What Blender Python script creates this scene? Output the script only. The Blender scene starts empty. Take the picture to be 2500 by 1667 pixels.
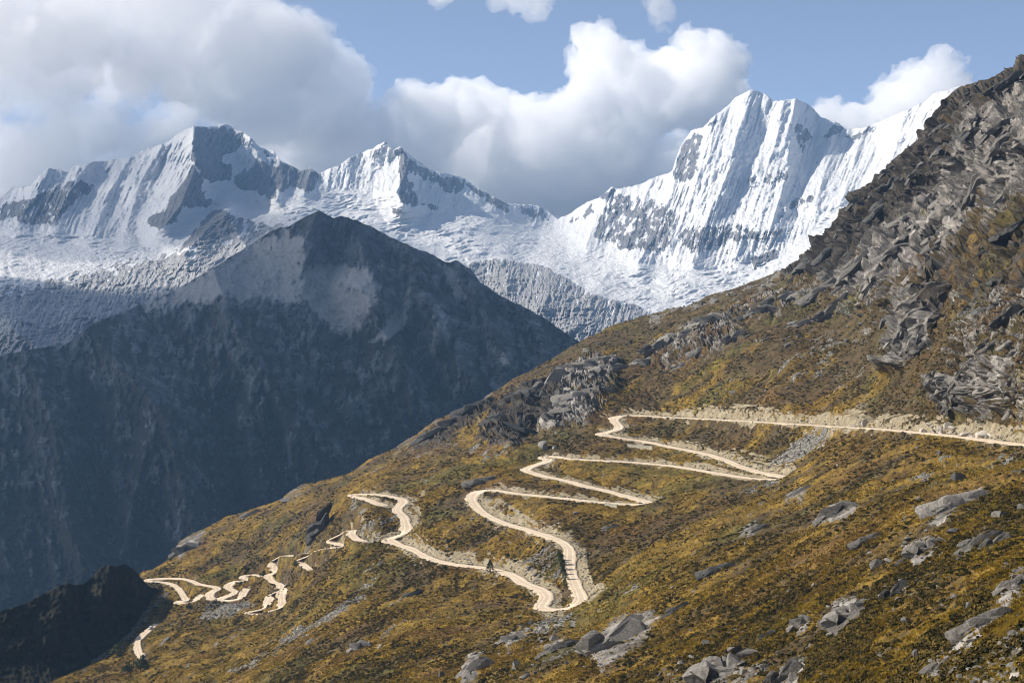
import bpy, bmesh, math, random
import numpy as np
from mathutils import Vector, kdtree

random.seed(7)
rng = np.random.default_rng(7)
R = math.radians
scene = bpy.context.scene
C = scene.collection

# ------------------------------------------------------------------ camera
F, CX, CY = 3472.0, 1250.0, 833.5          # focal length and centre in photo pixels (2500 x 1667)
cam_d = bpy.data.cameras.new('camera')
cam_d.lens = 50.0
cam_d.sensor_width = 36.0
cam_d.clip_start = 0.5
cam_d.clip_end = 120000
cam = bpy.data.objects.new('camera', cam_d)
C.objects.link(cam)
cam.rotation_euler = (R(90), 0, 0)
scene.camera = cam

# ------------------------------------------------------------------ sky and sun
SUN_AZ, SUN_EL = 88.0, 37.0                # degrees left of the view direction, height
world = bpy.data.worlds.new('World')
scene.world = world
world.use_nodes = True
wn = world.node_tree
sky = wn.nodes.new('ShaderNodeTexSky')
sky.sky_type = 'NISHITA'
sky.sun_disc = False
sky.sun_elevation = R(SUN_EL)
sky.sun_rotation = R(-SUN_AZ)
sky.altitude = 3000
sky.air_density = 0.62
sky.dust_density = 10.0
sky.ozone_density = 0.6
pale = wn.nodes.new('ShaderNodeHueSaturation')          # thin high air: a paler blue all over
pale.inputs['Saturation'].default_value = 0.82
wn.links.new(sky.outputs[0], pale.inputs['Color'])
wn.links.new(pale.outputs[0], wn.nodes['Background'].inputs[0])
wn.nodes['Background'].inputs[1].default_value = 0.13

sun_d = bpy.data.lights.new('sun', 'SUN')
sun_d.energy = 5.0
sun_d.angle = R(0.53)
sun_d.color = (1.0, 0.92, 0.80)
sun = bpy.data.objects.new('sun', sun_d)
C.objects.link(sun)
SUN = Vector((-math.sin(R(SUN_AZ)) * math.cos(R(SUN_EL)), math.cos(R(SUN_AZ)) * math.cos(R(SUN_EL)), math.sin(R(SUN_EL))))
sun.rotation_euler = SUN.to_track_quat('Z', 'Y').to_euler()
sun.location = SUN * 3000

vs = scene.view_settings
vs.view_transform = 'Standard'
vs.look = 'None'
vs.exposure = 0.5
vs.gamma = 1.0
vs.use_curve_mapping = False
scene.cycles.use_denoising = True
scene.cycles.filter_width = 1.0
scene.cycles.max_bounces = 96
scene.cycles.diffuse_bounces = 2
scene.cycles.glossy_bounces = 1
scene.cycles.volume_bounces = 90
scene.cycles.transparent_max_bounces = 16
scene.cycles.sample_clamp_indirect = 4.0

# ------------------------------------------------------------------ numeric helpers
def hash3(ix, iy, iz, seed):
    h = (ix.astype(np.uint32) * np.uint32(374761393) + iy.astype(np.uint32) * np.uint32(668265263)
         + iz.astype(np.uint32) * np.uint32(2147483647) + np.uint32(seed * 1274126177 & 0xffffffff))
    h = (h ^ (h >> np.uint32(13))) * np.uint32(1274126177)
    h = (h ^ (h >> np.uint32(16))) * np.uint32(2246822519)
    return h ^ (h >> np.uint32(15))

def perlin(x, y, z=None, seed=0):
    """gradient noise, about -1..1"""
    x = np.asarray(x, np.float32); y = np.asarray(y, np.float32)
    fx = np.floor(x); fy = np.floor(y)
    ix = fx.astype(np.int64); iy = fy.astype(np.int64)
    x = x - fx; y = y - fy
    u = x * x * x * (x * (x * 6 - 15) + 10); v = y * y * y * (y * (y * 6 - 15) + 10)
    if z is None:
        def g(a, b):
            h = hash3(ix + a, iy + b, np.zeros_like(ix), seed)
            t = (h & np.uint32(1023)).astype(np.float32) * np.float32(2 * math.pi / 1024)
            return np.cos(t) * (x - a) + np.sin(t) * (y - b)
        a = g(0, 0); b = g(1, 0); c = g(0, 1); d = g(1, 1)
        return ((a + (b - a) * u) * (1 - v) + (c + (d - c) * u) * v) * 1.5
    z = np.asarray(z, np.float32)
    fz = np.floor(z); iz = fz.astype(np.int64); z = z - fz
    w = z * z * z * (z * (z * 6 - 15) + 10)
    def g(a, b, c):
        h = hash3(ix + a, iy + b, iz + c, seed)
        gx = (h & np.uint32(1023)).astype(np.float32) / 511.5 - 1
        gy = ((h >> np.uint32(10)) & np.uint32(1023)).astype(np.float32) / 511.5 - 1
        gz = ((h >> np.uint32(20)) & np.uint32(1023)).astype(np.float32) / 511.5 - 1
        return gx * (x - a) + gy * (y - b) + gz * (z - c)
    l = lambda a, b, t: a + (b - a) * t
    return l(l(l(g(0,0,0), g(1,0,0), u), l(g(0,1,0), g(1,1,0), u), v),
             l(l(g(0,0,1), g(1,0,1), u), l(g(0,1,1), g(1,1,1), u), v), w) * 1.5

def fbm(x, y, z=None, o=4, seed=0, gain=0.5, lac=2.03):
    s = 0; a = 1.0; n = 0
    for k in range(o):
        s = s + a * perlin(x, y, z, seed + 17 * k); n += a
        x = x * lac + 5.3; y = y * lac + 1.7; z = None if z is None else z * lac + 9.1; a *= gain
    return s / n

def ridged(x, y, z=None, o=4, seed=0, gain=0.5, lac=2.07):
    s = 0; a = 1.0; n = 0
    for k in range(o):
        s = s + a * (1 - 2 * np.abs(perlin(x, y, z, seed + 17 * k))); n += a
        x = x * lac + 5.3; y = y * lac + 1.7; z = None if z is None else z * lac + 9.1; a *= gain
    return s / n

def worley(x, y, seed=0):
    """2-D cellular noise: F1, F2 distances and a random value and slope for each cell"""
    fx = np.floor(x); fy = np.floor(y); ix = fx.astype(np.int64); iy = fy.astype(np.int64)
    px_, py_ = x - fx, y - fy
    f1 = np.full(x.shape, 9.0, np.float32); f2 = f1.copy(); val = np.zeros_like(f1); ox = np.zeros_like(f1); oy = np.zeros_like(f1)
    for a in (-1, 0, 1):
        for b in (-1, 0, 1):
            h = hash3(ix + a, iy + b, np.zeros_like(ix) + 3, seed)
            rx = (h & np.uint32(1023)).astype(np.float32) / 1023; ry = ((h >> np.uint32(10)) & np.uint32(1023)).astype(np.float32) / 1023
            dx = a + rx - px_; dy = b + ry - py_
            d = np.sqrt(dx * dx + dy * dy)
            n = d < f1
            f2 = np.where(n, f1, np.minimum(f2, d))
            f1 = np.where(n, d, f1); val = np.where(n, ((h >> np.uint32(20)) & np.uint32(1023)).astype(np.float32) / 1023, val)
            ox = np.where(n, dx, ox); oy = np.where(n, dy, oy)
    return f1, f2, val, ox, oy

def sstep(a, b, x):
    t = np.clip((x - a) / (b - a), 0, 1)
    return t * t * (3 - 2 * t)

class TPS:
    """thin plate spline of 1/depth over photo directions: planes stay planes"""
    def __init__(self, pts, smooth=2e-4):
        p = np.array(pts, float)
        self.p = p[:, :2] / 1000.0
        n = len(p)
        d = np.linalg.norm(self.p[:, None] - self.p[None], axis=2)
        K = np.where(d > 0, d * d * np.log(d + 1e-12), 0) + np.eye(n) * smooth
        P = np.c_[np.ones(n), self.p]
        A = np.block([[K, P], [P.T, np.zeros((3, 3))]])
        self.w = np.linalg.solve(A, np.r_[1000.0 / p[:, 2], np.zeros(3)])
    def __call__(self, px, py):
        x = np.asarray(px, float) / 1000; y = np.asarray(py, float) / 1000
        s = self.w[-3] + self.w[-2] * x + self.w[-1] * y
        for (a, b), w in zip(self.p, self.w):
            r2 = (x - a) ** 2 + (y - b) ** 2
            s = s + w * 0.5 * r2 * np.log(r2 + 1e-12)
        return 1000.0 / s

def seg_dist(px, py, line):
    """distance of pixels to a polyline, and the side (+ right of travel)"""
    best = np.full(px.shape, 1e9)
    for (x0, y0), (x1, y1) in zip(line[:-1], line[1:]):
        vx, vy = x1 - x0, y1 - y0
        t = np.clip(((px - x0) * vx + (py - y0) * vy) / (vx * vx + vy * vy), 0, 1)
        best = np.minimum(best, np.hypot(px - x0 - t * vx, py - y0 - t * vy))
    return best

def in_poly(px, py, poly):
    c = np.zeros(px.shape, bool)
    n = len(poly)
    for i in range(n):
        x0, y0 = poly[i]; x1, y1 = poly[(i + 1) % n]
        if y0 == y1: continue
        k = ((y0 > py) != (y1 > py)) & (px < (x1 - x0) * (py - y0) / (y1 - y0) + x0)
        c ^= k
    return c

def soft_poly(px, py, poly, soft):
    """1 inside, 0 outside, with a soft edge of about soft pixels"""
    xs = [p[0] for p in poly]; ys = [p[1] for p in poly]
    out = np.zeros(px.shape, np.float32)
    b = (px > min(xs) - 2 * soft) & (px < max(xs) + 2 * soft) & (py > min(ys) - 2 * soft) & (py < max(ys) + 2 * soft)
    if b.any():
        X, Y = px[b], py[b]
        d = seg_dist(X, Y, list(poly) + [poly[0]])
        d = np.where(in_poly(X, Y, poly), d, -d)
        out[b] = sstep(-soft, soft, d)
    return out

def to3d(px, py, d):
    return np.stack([(px - CX) / F * d, d, (CY - py) / F * d], -1)

def catmull(pts, step):
    """resample an n-D polyline smoothly"""
    p = np.array(pts, float)
    p = np.vstack([2 * p[0] - p[1], p, 2 * p[-1] - p[-2]])
    out = []
    for i in range(1, len(p) - 2):
        n = max(2, int(np.linalg.norm(p[i + 1] - p[i]) / step))
        t = np.linspace(0, 1, n, endpoint=False)[:, None]
        a, b, c, d = p[i - 1], p[i], p[i + 1], p[i + 2]
        out.append(0.5 * ((2 * b) + (c - a) * t + (2 * a - 5 * b + 4 * c - d) * t ** 2 + (3 * b - a - 3 * c + d) * t ** 3))
    out.append(p[-2][None])
    return np.vstack(out)

def grid_normals(P):
    du = np.gradient(P, axis=1); dv = np.gradient(P, axis=0)
    n = np.cross(du, dv)
    n /= np.linalg.norm(n, axis=2, keepdims=True) + 1e-9
    # face the camera side
    s = np.sign(-(n * P).sum(2, keepdims=True)); s[s == 0] = 1
    return n * s

def grid_mesh(name, P, mat, attrs, kind='structure', sel=None, flat=None):
    """one mesh object from a grid of points; sel keeps only some quads"""
    r, c = P.shape[:2]
    idx = np.arange(r * c).reshape(r, c)
    q = np.stack([idx[:-1, :-1], idx[1:, :-1], idx[1:, 1:], idx[:-1, 1:]], -1)
    q = q[sel] if sel is not None else q.reshape(-1, 4)
    q = q.reshape(-1, 4)
    used = np.zeros(r * c, bool); used[q.ravel()] = True
    remap = np.cumsum(used) - 1
    q = remap[q]
    me = bpy.data.meshes.new(name)
    co = P.reshape(-1, 3)[used].astype(np.float32)
    me.vertices.add(len(co)); me.vertices.foreach_set('co', co.ravel())
    me.loops.add(q.size); me.loops.foreach_set('vertex_index', q.ravel().astype(np.int32))
    me.polygons.add(len(q)); me.polygons.foreach_set('loop_start', np.arange(0, q.size, 4, dtype=np.int32))
    me.update(calc_edges=True)
    me.polygons.foreach_set('use_smooth', np.ones(len(q), bool) if flat is None else ~flat.reshape(-1)[used][q[:, 0]])
    for k, v in attrs.items():
        a = me.attributes.new(k, 'FLOAT', 'POINT')
        a.data.foreach_set('value', np.ascontiguousarray(v.reshape(-1)[used], np.float32))
    me.materials.append(mat)
    o = bpy.data.objects.new(name, me)
    C.objects.link(o)
    if kind: o['kind'] = kind
    return o

# ------------------------------------------------------------------ material helpers
class NT:
    def __init__(self, name):
        self.m = bpy.data.materials.new(name); self.m.use_nodes = True
        self.t = self.m.node_tree; self.t.nodes.clear()
        self.out = self.n('ShaderNodeOutputMaterial')
        self.geo = None
    def n(self, typ, **kw):
        x = self.t.nodes.new(typ)
        for k, v in kw.items(): setattr(x, k, v)
        return x
    def l(self, a, b): self.t.links.new(a, b)
    def pos(self):
        if self.geo is None: self.geo = self.n('ShaderNodeNewGeometry')
        return self.geo.outputs['Position']
    def attr(self, name):
        return self.n('ShaderNodeAttribute', attribute_name=name).outputs['Fac']
    def noise(self, scale, detail=4, rough=0.55, vec=None, dist=0.0, out='Fac'):
        x = self.n('ShaderNodeTexNoise')
        x.inputs['Scale'].default_value = scale; x.inputs['Detail'].default_value = detail
        x.inputs['Roughness'].default_value = rough; x.inputs['Distortion'].default_value = dist
        self.l(vec or self.pos(), x.inputs['Vector'])
        return x.outputs[out]
    def mapping(self, vec, scale=(1, 1, 1), rot=(0, 0, 0)):
        x = self.n('ShaderNodeMapping'); x.inputs['Scale'].default_value = scale; x.inputs['Rotation'].default_value = rot
        self.l(vec, x.inputs['Vector']); return x.outputs[0]
    def math(self, op, a, b=None, clamp=False):
        x = self.n('ShaderNodeMath', operation=op, use_clamp=clamp)
        for i, v in enumerate((a, b)):
            if v is None: continue
            if isinstance(v, (int, float)): x.inputs[i].default_value = v
            else: self.l(v, x.inputs[i])
        return x.outputs[0]
    def range(self, v, a, b, c=0.0, d=1.0):
        x = self.n('ShaderNodeMapRange'); x.interpolation_type = 'SMOOTHSTEP'
        self.l(v, x.inputs[0])
        for i, k in enumerate((a, b, c, d)): x.inputs[i + 1].default_value = k
        return x.outputs[0]
    def ramp(self, fac, stops):
        x = self.n('ShaderNodeValToRGB')
        e = x.color_ramp.elements
        while len(e) < len(stops): e.new(0.5)
        for s, (p, c) in zip(e, stops): s.position = p; s.color = (*c, 1)
        self.l(fac, x.inputs[0]); return x.outputs[0]
    def mix(self, fac, a, b):
        x = self.n('ShaderNodeMix', data_type='RGBA')
        if isinstance(fac, (int, float)): x.inputs[0].default_value = fac
        else: self.l(fac, x.inputs[0])
        for i, v in ((6, a), (7, b)):
            if isinstance(v, tuple): x.inputs[i].default_value = (*v, 1)
            else: self.l(v, x.inputs[i])
        return x.outputs[2]
    def bsdf(self, color, rough=0.9, bump=None, bump_d=1.0, bump_s=1.0, spec=0.2):
        b = self.n('ShaderNodeBsdfPrincipled')
        if isinstance(color, tuple): b.inputs['Base Color'].default_value = (*color, 1)
        else: self.l(color, b.inputs['Base Color'])
        if isinstance(rough, (int, float)): b.inputs['Roughness'].default_value = rough
        else: self.l(rough, b.inputs['Roughness'])
        b.inputs['Specular IOR Level'].default_value = spec
        if bump is not None:
            k = self.n('ShaderNodeBump'); k.inputs['Distance'].default_value = bump_d; k.inputs['Strength'].default_value = bump_s
            self.l(bump, k.inputs['Height']); self.l(k.outputs[0], b.inputs['Normal'])
        self.l(b.outputs[0], self.out.inputs['Surface'])
        return b


# ------------------------------------------------------------------ far snow range
def jag(px, y, amp, seed):
    return y + amp * (fbm(px / 26.0, px * 0 + 0.5, o=5, seed=seed, gain=0.62))

SNOW_SKY = [(-250,560),(-100,520),(0,485),(30,457),(50,458),(77,452),(100,423),(118,410),(140,413),(163,422),(183,405),(213,400),(247,392),(287,390),(320,383),(360,363),(397,353),(433,328),(473,308),(510,309),(553,302),(577,313),(610,337),(633,360),(670,372),(687,393),(710,403),(733,415),(760,410),(778,425),(823,405),(854,384),(900,368),(924,353),(942,346),(960,365),(977,355),(998,375),(1033,402),(1075,423),(1107,425),(1138,440),(1180,467),(1223,491),(1251,500),(1296,498),(1317,505),(1349,524),(1361,536),(1403,513),(1441,492),(1462,482),(1494,457),(1511,461),(1550,454),(1592,438),(1641,418),(1652,387),(1662,359),(1687,320),(1715,311),(1746,283),(1778,255),(1795,240),(1837,218),(1869,229),(1887,247),(1915,245),(1943,238),(1967,252),(2006,285),(2037,297),(2062,315),(2105,314),(2133,302),(2165,288),(2214,270),(2253,251),(2284,225),(2312,219),(2368,204),(2390,207),(2450,215),(2600,260)]
SNOW_BOT = [(-250,950),(0,930),(300,850),(500,770),(700,670),(1000,690),(1150,760),(1300,850),(1450,890),(1700,780),(2000,690),(2300,400),(2500,330),(2600,380)]
snow_d = TPS([(-250,560,6300),(0,485,6500),(118,410,6600),(320,383,6750),(473,308,6750),(553,302,7000),(687,393,6900),(760,410,6900),(942,346,7100),(1138,440,7300),(1361,536,7700),(1494,457,7300),(1641,418,7100),(1837,218,7300),(1943,238,7250),(2070,311,7300),(2368,204,6700),(2600,260,6300),
 (0,545,6050),(100,562,6000),(300,560,6000),(380,560,5900),(520,480,6350),(460,470,6250),(640,490,6450),(760,460,6600),
 (0,640,5200),(300,640,5350),(430,600,5600),(600,540,6000),(700,500,6250),(850,500,6450),(1000,520,6400),(1000,600,6000),(1200,560,6500),(1200,650,5850),(1380,580,6900),(1450,640,6200),(1600,640,6100),(1800,640,5900),(1950,560,6000),(2050,520,6000),
 (1700,420,6700),(1850,420,6600),(2000,430,6600),(2200,400,6300),(2350,330,6000),
 (0,780,4300),(0,930,3900),(300,760,4500),(500,700,4800),(700,600,5500),(1300,740,5200),(1500,720,5500),(1700,730,5400),(1450,850,4700),(1250,860,4700)], 1e-4)
nc, nr = 1160, 290
sx = np.linspace(-230, 2480, nc)
ytop = jag(sx, np.interp(sx, *zip(*SNOW_SKY)), 7.0, 3)
ybot = np.interp(sx, *zip(*SNOW_BOT))
tt = np.linspace(0, 1, nr) ** 0.9
PX = np.broadcast_to(sx, (nr, nc)).copy()
PY = ytop[None] + (np.maximum(ybot, ytop + 60) - ytop)[None] * tt[:, None]
D = snow_d(PX, PY)

# crests and gullies standing out of the faces: polyline, depth in metres, half width in pixels
for line, amp, wid in [
    ([(473,308),(470,350),(478,400),(462,450),(440,500),(400,555)], 330, 70),
    ([(942,346),(985,372),(990,420),(968,470),(985,500)], 260, 60),
    ([(977,355),(1033,402),(1107,425)], 60, 30),
    ([(118,410),(80,480),(50,540)], 120, 50), ([(213,400),(170,470),(130,550)], 140, 55), ([(320,383),(260,480),(230,560)], 110, 60),
    ([(397,353),(340,450),(310,560)], 100, 45),
    ([(610,337),(640,400),(655,470)], 140, 50), ([(687,393),(690,450),(675,490)], 110, 35), ([(760,410),(745,470)], 100, 30),
    ([(555,520),(505,560),(450,620)], 190, 60), ([(555,520),(580,570),(600,600)], 150, 45),
    ([(854,384),(850,440)], 60, 40), ([(823,405),(780,450)], 50, 40),
    ([(1494,457),(1450,540),(1430,600)], 120, 50), ([(1592,438),(1560,520),(1530,600)], 110, 50),
    ([(1652,387),(1640,470),(1600,570),(1560,640)], 160, 60), ([(1746,283),(1720,380),(1690,480),(1640,600)], 130, 60),
    ([(1837,218),(1800,330),(1770,440),(1720,560),(1690,640)], 150, 60), ([(1915,245),(1890,360),(1850,480),(1800,620)], 130, 60),
    ([(1943,238),(1930,340),(1920,430),(1880,560)], 170, 55), ([(2037,297),(2020,400),(1990,500)], 110, 50),
    ([(2105,314),(2080,420),(2050,500)], 90, 45), ([(2214,270),(2180,380),(2130,470)], 110, 50), ([(2312,219),(2290,300),(2240,390)], 120, 50),
    ([(1490,660),(1440,720),(1400,800)], 60, 60), ([(1340,650),(1340,720),(1300,800)], 70, 55), ([(1230,640),(1240,700)], 80, 45),
    ([(30,800),(90,850)], 160, 60)]:
    w = np.clip(1 - seg_dist(PX, PY, line) / wid, 0, 1)
    D -= amp * w * (0.6 + 0.4 * w)

# where it is glacier, face or bare rock
glac = np.maximum.reduce([
    soft_poly(PX, PY, [(-260,565),(100,565),(260,575),(380,570),(460,520),(520,470),(570,475),(690,500),(760,470),(850,465),(960,470),(1010,515),(1180,510),(1300,560),(1380,555),(1440,610),(1560,645),(1750,650),(1900,620),(2050,500),(2200,420),(2500,330),(2500,900),(-260,1000)], 14)])
gn = fbm(PX / 90, PY / 60, o=4, seed=9)
wx = PX + 26 * fbm(PX / 70, PY / 50, o=3, seed=21); wy = PY + 12 * fbm(PX / 60, PY / 40, o=3, seed=22)
crev = ridged(wx / 46, (wy + 0.12 * wx) / 11, o=4, seed=23)
D += glac * (-34 * crev * (0.35 + 0.65 * sstep(-0.25, 0.3, gn)) + 60 * fbm(PX / 120, PY / 45, o=4, seed=24))
# ice flutes down the faces, leaning to the lower left
face = 1 - glac
lean = np.interp(PX, [0, 500, 760, 900, 1300, 1500, 1900, 2050, 2400], [0.42, 0.55, 0.2, 0.25, 0.3, 0.30, 0.34, 0.42, 0.55])
ac = PX + lean * (PY - 300) + 5 * fbm(PX / 60, PY / 80, o=3, seed=31)
flute = ridged(ac / 12, PY / 160, o=3, seed=32, gain=0.65)
flute2 = ridged(ac / 44, PY / 190, o=2, seed=33)
crag = ridged(ac / 30, PY / 42, o=5, seed=35, gain=0.6)
flute3 = ridged(ac / 6.5, PY / 120, o=2, seed=36)
famp = 0.35 + 0.95 * sstep(-0.25, 0.35, fbm(PX / 130, PY / 110, o=2, seed=37))
D += face * (-22 * flute * famp - 24 * flute2 - 9 * flute3 * famp - 26 * crag * (1.3 - 0.6 * famp) + 30 * fbm(ac / 36, PY / 60, o=5, seed=34, gain=0.6))

def P3(pts, s, ox, oy): return [(x / s + ox, y / s + oy) for x, y in pts]
rock = np.zeros_like(D)
for poly, st in [
    (P3([(0,740),(80,730),(170,720),(240,690),(330,640),(450,600),(560,560),(650,590),(740,570),(650,680),(560,720),(480,820),(420,890),(260,910),(200,880),(150,890),(110,840),(0,860)], 3, 0, 250), .72),
    (P3([(1425,190),(1680,180),(1760,230),(1800,290),(1720,370),(1640,390),(1640,440),(1700,470),(1700,570),(1590,580),(1500,570),(1400,420),(1410,330)], 3, 0, 250), .93),
    (P3([(1410,450),(1500,580),(1470,640),(1500,690),(1560,720),(1530,770),(1340,770),(1290,870),(1160,935),(1080,890),(1090,840),(1200,790),(1260,690),(1320,620)], 3, 0, 250), .95),
    (P3([(1870,400),(2000,470),(2060,430),(2150,465),(2280,485),(2345,540),(2300,640),(2220,650),(2130,620),(2080,665),(2030,650),(2020,715),(1900,680),(1880,650),(1760,650),(1720,600),(1700,540),(1840,480)], 3, 0, 250), .9),
    (P3([(1850,270),(2060,430),(2000,500),(1870,400)], 3, 0, 250), .45),
    (P3([(1480,870),(1560,790),(1670,790),(1700,880),(1760,980),(1640,1020),(1500,1040),(1310,1090),(1380,990)], 3, 0, 250), .9),
    (P3([(740,190),(790,170),(850,230),(900,290),(980,320),(1070,360),(1160,370),(1250,400),(1370,480),(1560,570),(1550,630),(1480,610),(1370,540),(1260,460),(1190,480),(1110,490),(1050,420),(960,400),(880,370),(850,370),(890,470),(930,550),(1060,570),(1040,620),(930,570),(880,590),(790,550),(770,470),(790,380),(780,290)], 2.851, 700, 300), .78),
    (P3([(600,190),(660,165),(630,260),(590,270)], 2.851, 700, 300), .8), (P3([(1600,590),(1700,570),(1800,600),(1830,680),(1740,690),(1650,640)], 2.851, 700, 300), .62),
    (P3([(720,590),(800,600),(800,650),(750,650)], 2.851, 700, 300), .7),
    (P3([(870,560),(980,390),(1040,440),(1010,600),(1000,720),(900,760),(830,730)], 2.851, 1350, 180), .72),
    (P3([(270,1100),(330,950),(440,830),(600,850),(800,900),(880,1000),(820,1190),(720,1260),(600,1230),(480,1230),(300,1160)], 2.851, 1350, 180), .58),
    (P3([(420,1110),(620,1060),(720,1100),(690,1200),(560,1240),(430,1220)], 2.851, 1350, 180), .7),
    (P3([(310,870),(410,790),(460,800),(400,890)], 2.851, 1350, 180), .8), (P3([(100,1040),(280,900),(290,960),(200,1030)], 2.851, 1350, 180), .7),
    (P3([(850,1130),(1000,1050),(1300,1050),(1400,1100),(1600,1080),(1620,1110),(1450,1180),(1370,1170),(1240,1170),(1100,1240),(950,1250)], 2.851, 1350, 180), .6),
    (P3([(1380,1280),(1580,1210),(1560,1270),(1400,1350)], 2.851, 1350, 180), .85),
    (P3([(1660,360),(1740,340),(1820,440),(1740,560),(1690,470)], 2.851, 1350, 180), .6), (P3([(1870,450),(1960,350),(2030,370),(1950,440)], 2.851, 1350, 180), .8),
    (P3([(2030,440),(2130,400),(2235,360),(2235,400),(2100,470)], 2.851, 1350, 180), .7), (P3([(1040,370),(1130,300),(1160,330),(1080,380)], 2.851, 1350, 180), .6),
    (P3([(1250,730),(1500,690),(1640,640),(1640,760),(1400,800),(1270,790)], 2.851, 1350, 180), .42), (P3([(1600,930),(1700,870),(1850,840),(1800,900),(1650,960)], 2.851, 1350, 180), .6),
    (P3([(1530,1110),(1620,1050),(1600,1110)], 2.851, 1350, 180), .8), (P3([(1640,760),(1740,790),(1700,800)], 2.851, 1350, 180), .7),
    ([(1152,640),(1210,632),(1275,640),(1330,650),(1360,665),(1400,690),(1440,715),(1484,731),(1500,830),(1424,880),(1275,850),(1200,760),(1150,700),(1130,660)], .80),
    ([(1484,731),(1540,740),(1600,770),(1500,860)], .85),
    ([(540,520),(640,540),(720,590),(640,600),(560,580)], .55)]:
    rock = np.maximum(rock, st * soft_poly(PX, PY, poly, 9))
streak = fbm(ac / 13, PY / 34, o=5, seed=41, gain=0.6)
blot = fbm(PX / 22, PY / 22, o=4, seed=42, gain=0.6)
edge_line = np.interp(PX, [-250, 0, 200, 420, 560, 700, 1000], [775, 725, 682, 632, 596, 556, 556])
bare = np.where(PX < 780, sstep(-40, 30, PY - edge_line + 55 * blot + 35 * streak), 0)
thin = fbm(ac / 6.5, PY / 26, o=4, seed=43, gain=0.65)
rockm = np.clip(rock * 1.25 + 0.95 * streak + 0.7 * thin + 0.5 * blot - 0.08, 0, 1) * (rock > 0.02) + 0.0
rockm = np.maximum(rockm, face * sstep(0.10, 0.26, 0.8 * streak + 0.65 * thin - 0.12 * flute - 0.10) * 0.95 * sstep(-0.1, 0.15, blot + 0.05))
rockm = np.clip(rockm - 0.55 * face * (rock < 0.85) * sstep(0.05, 0.4, thin), 0, 1)
rockm = np.where(glac > 0.5, np.maximum(np.where(rock > 0.3, rockm, 0), bare), rockm)
rockm = np.maximum(rockm, bare)
step = soft_poly(PX, PY, [(1110,650),(1210,625),(1275,632),(1330,642),(1360,657),(1400,682),(1440,707),(1500,722),(1620,760),(1500,900),(1200,860),(1100,700)], 14)
stepn = ridged((PX + 0.25 * PY) / 30, PY / 120, o=5, seed=55, gain=0.6)
D += step * rockm * (-45 * stepn + 30 * fbm(PX / 40, PY / 60, o=4, seed=56))
bare = np.maximum(bare, step * 0.75)
# bare rock is rougher than snow
bl1 = worley(PX / 16 + 0.3 * blot, PY / 15 + 0.3 * streak, seed=50)
D += rockm * (-8 * (1 - 0.7 * step) * (bl1[1] - bl1[0]) + 34 * streak - 30 * ridged(ac / 20, PY / 45, o=4, seed=52, gain=0.6) + 14 * fbm(PX / 7, PY / 9, o=3, seed=51))
Ps = to3d(PX, PY, D)
back = np.stack([Ps[0] + np.array([0, 1, 0]) * k + np.array([0, 0, -0.9 * k]) for k in (500, 250, 80, 20)])
Ps = np.concatenate([back, Ps]); rk = np.concatenate([np.repeat(rockm[:1], 4, 0), rockm]); bz = np.concatenate([np.repeat(bare[:1], 4, 0), bare])
br = np.concatenate([np.repeat(PX[:1], 4, 0), PX]); by = np.concatenate([np.repeat(PY[:1] * 0, 4, 0), PY])
gl = np.concatenate([np.repeat(glac[:1], 4, 0), glac])

m = NT('snow_and_rock')
n1 = m.noise(0.02, 6, 0.65); n2 = m.noise(0.09, 3, 0.6)
rf = m.range(m.math('ADD', m.attr('rock'), m.math('MULTIPLY', m.math('SUBTRACT', n1, 0.5), 0.55)), 0.40, 0.56)
rockc = m.ramp(m.noise(0.012, 5, 0.65), [(0.3, (.085, .088, .098)), (0.55, (.15, .148, .15)), (0.75, (.23, .215, .20))])
barec = m.ramp(m.noise(0.02, 6, 0.7), [(0.3, (.24, .24, .24)), (0.6, (.37, .365, .36)), (0.8, (.48, .47, .46))])
rockc = m.mix(m.attr('bare'), rockc, barec)
snowc = m.mix(m.range(n2, 0.3, 0.7), (.56, .57, .59), (.67, .67, .66))
m.bsdf(m.mix(rf, snowc, rockc), 0.75, m.math('ADD', n1, m.math('MULTIPLY', n2, 0.4)), 22.0, 0.7)
M_SNOW = m.m

qx = br[:-1, :-1]; qg = gl[:-1, :-1]; qb = bz[:-1, :-1]; qr = rk[:-1, :-1]; qy = by[:-1, :-1]
sel_gl = (qg > 0.5); sel_rockband = sel_gl & (qx > 1140) & (qr > 0.5) & (qy > 600); sel_slab = sel_gl & (qx < 780) & (qb > 0.5)
at = {'rock': rk, 'bare': bz}
fl = rk > 0.4
grid_mesh('glacier', Ps, M_SNOW, at, flat=fl, sel=sel_gl & ~sel_rockband & ~sel_slab)
grid_mesh('rock_step_below_glacier', Ps, M_SNOW, at, flat=fl, sel=sel_rockband)
grid_mesh('bare_rock_slope', Ps, M_SNOW, at, flat=fl, sel=sel_slab)
grid_mesh('snow_mountain', Ps, M_SNOW, at, flat=fl, sel=~sel_gl & (qx < 775))
grid_mesh('snow_mountain', Ps, M_SNOW, at, flat=fl, sel=~sel_gl & (qx >= 775) & (qx < 1361))
grid_mesh('snow_mountain', Ps, M_SNOW, at, flat=fl, sel=~sel_gl & (qx >= 1361))

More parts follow.
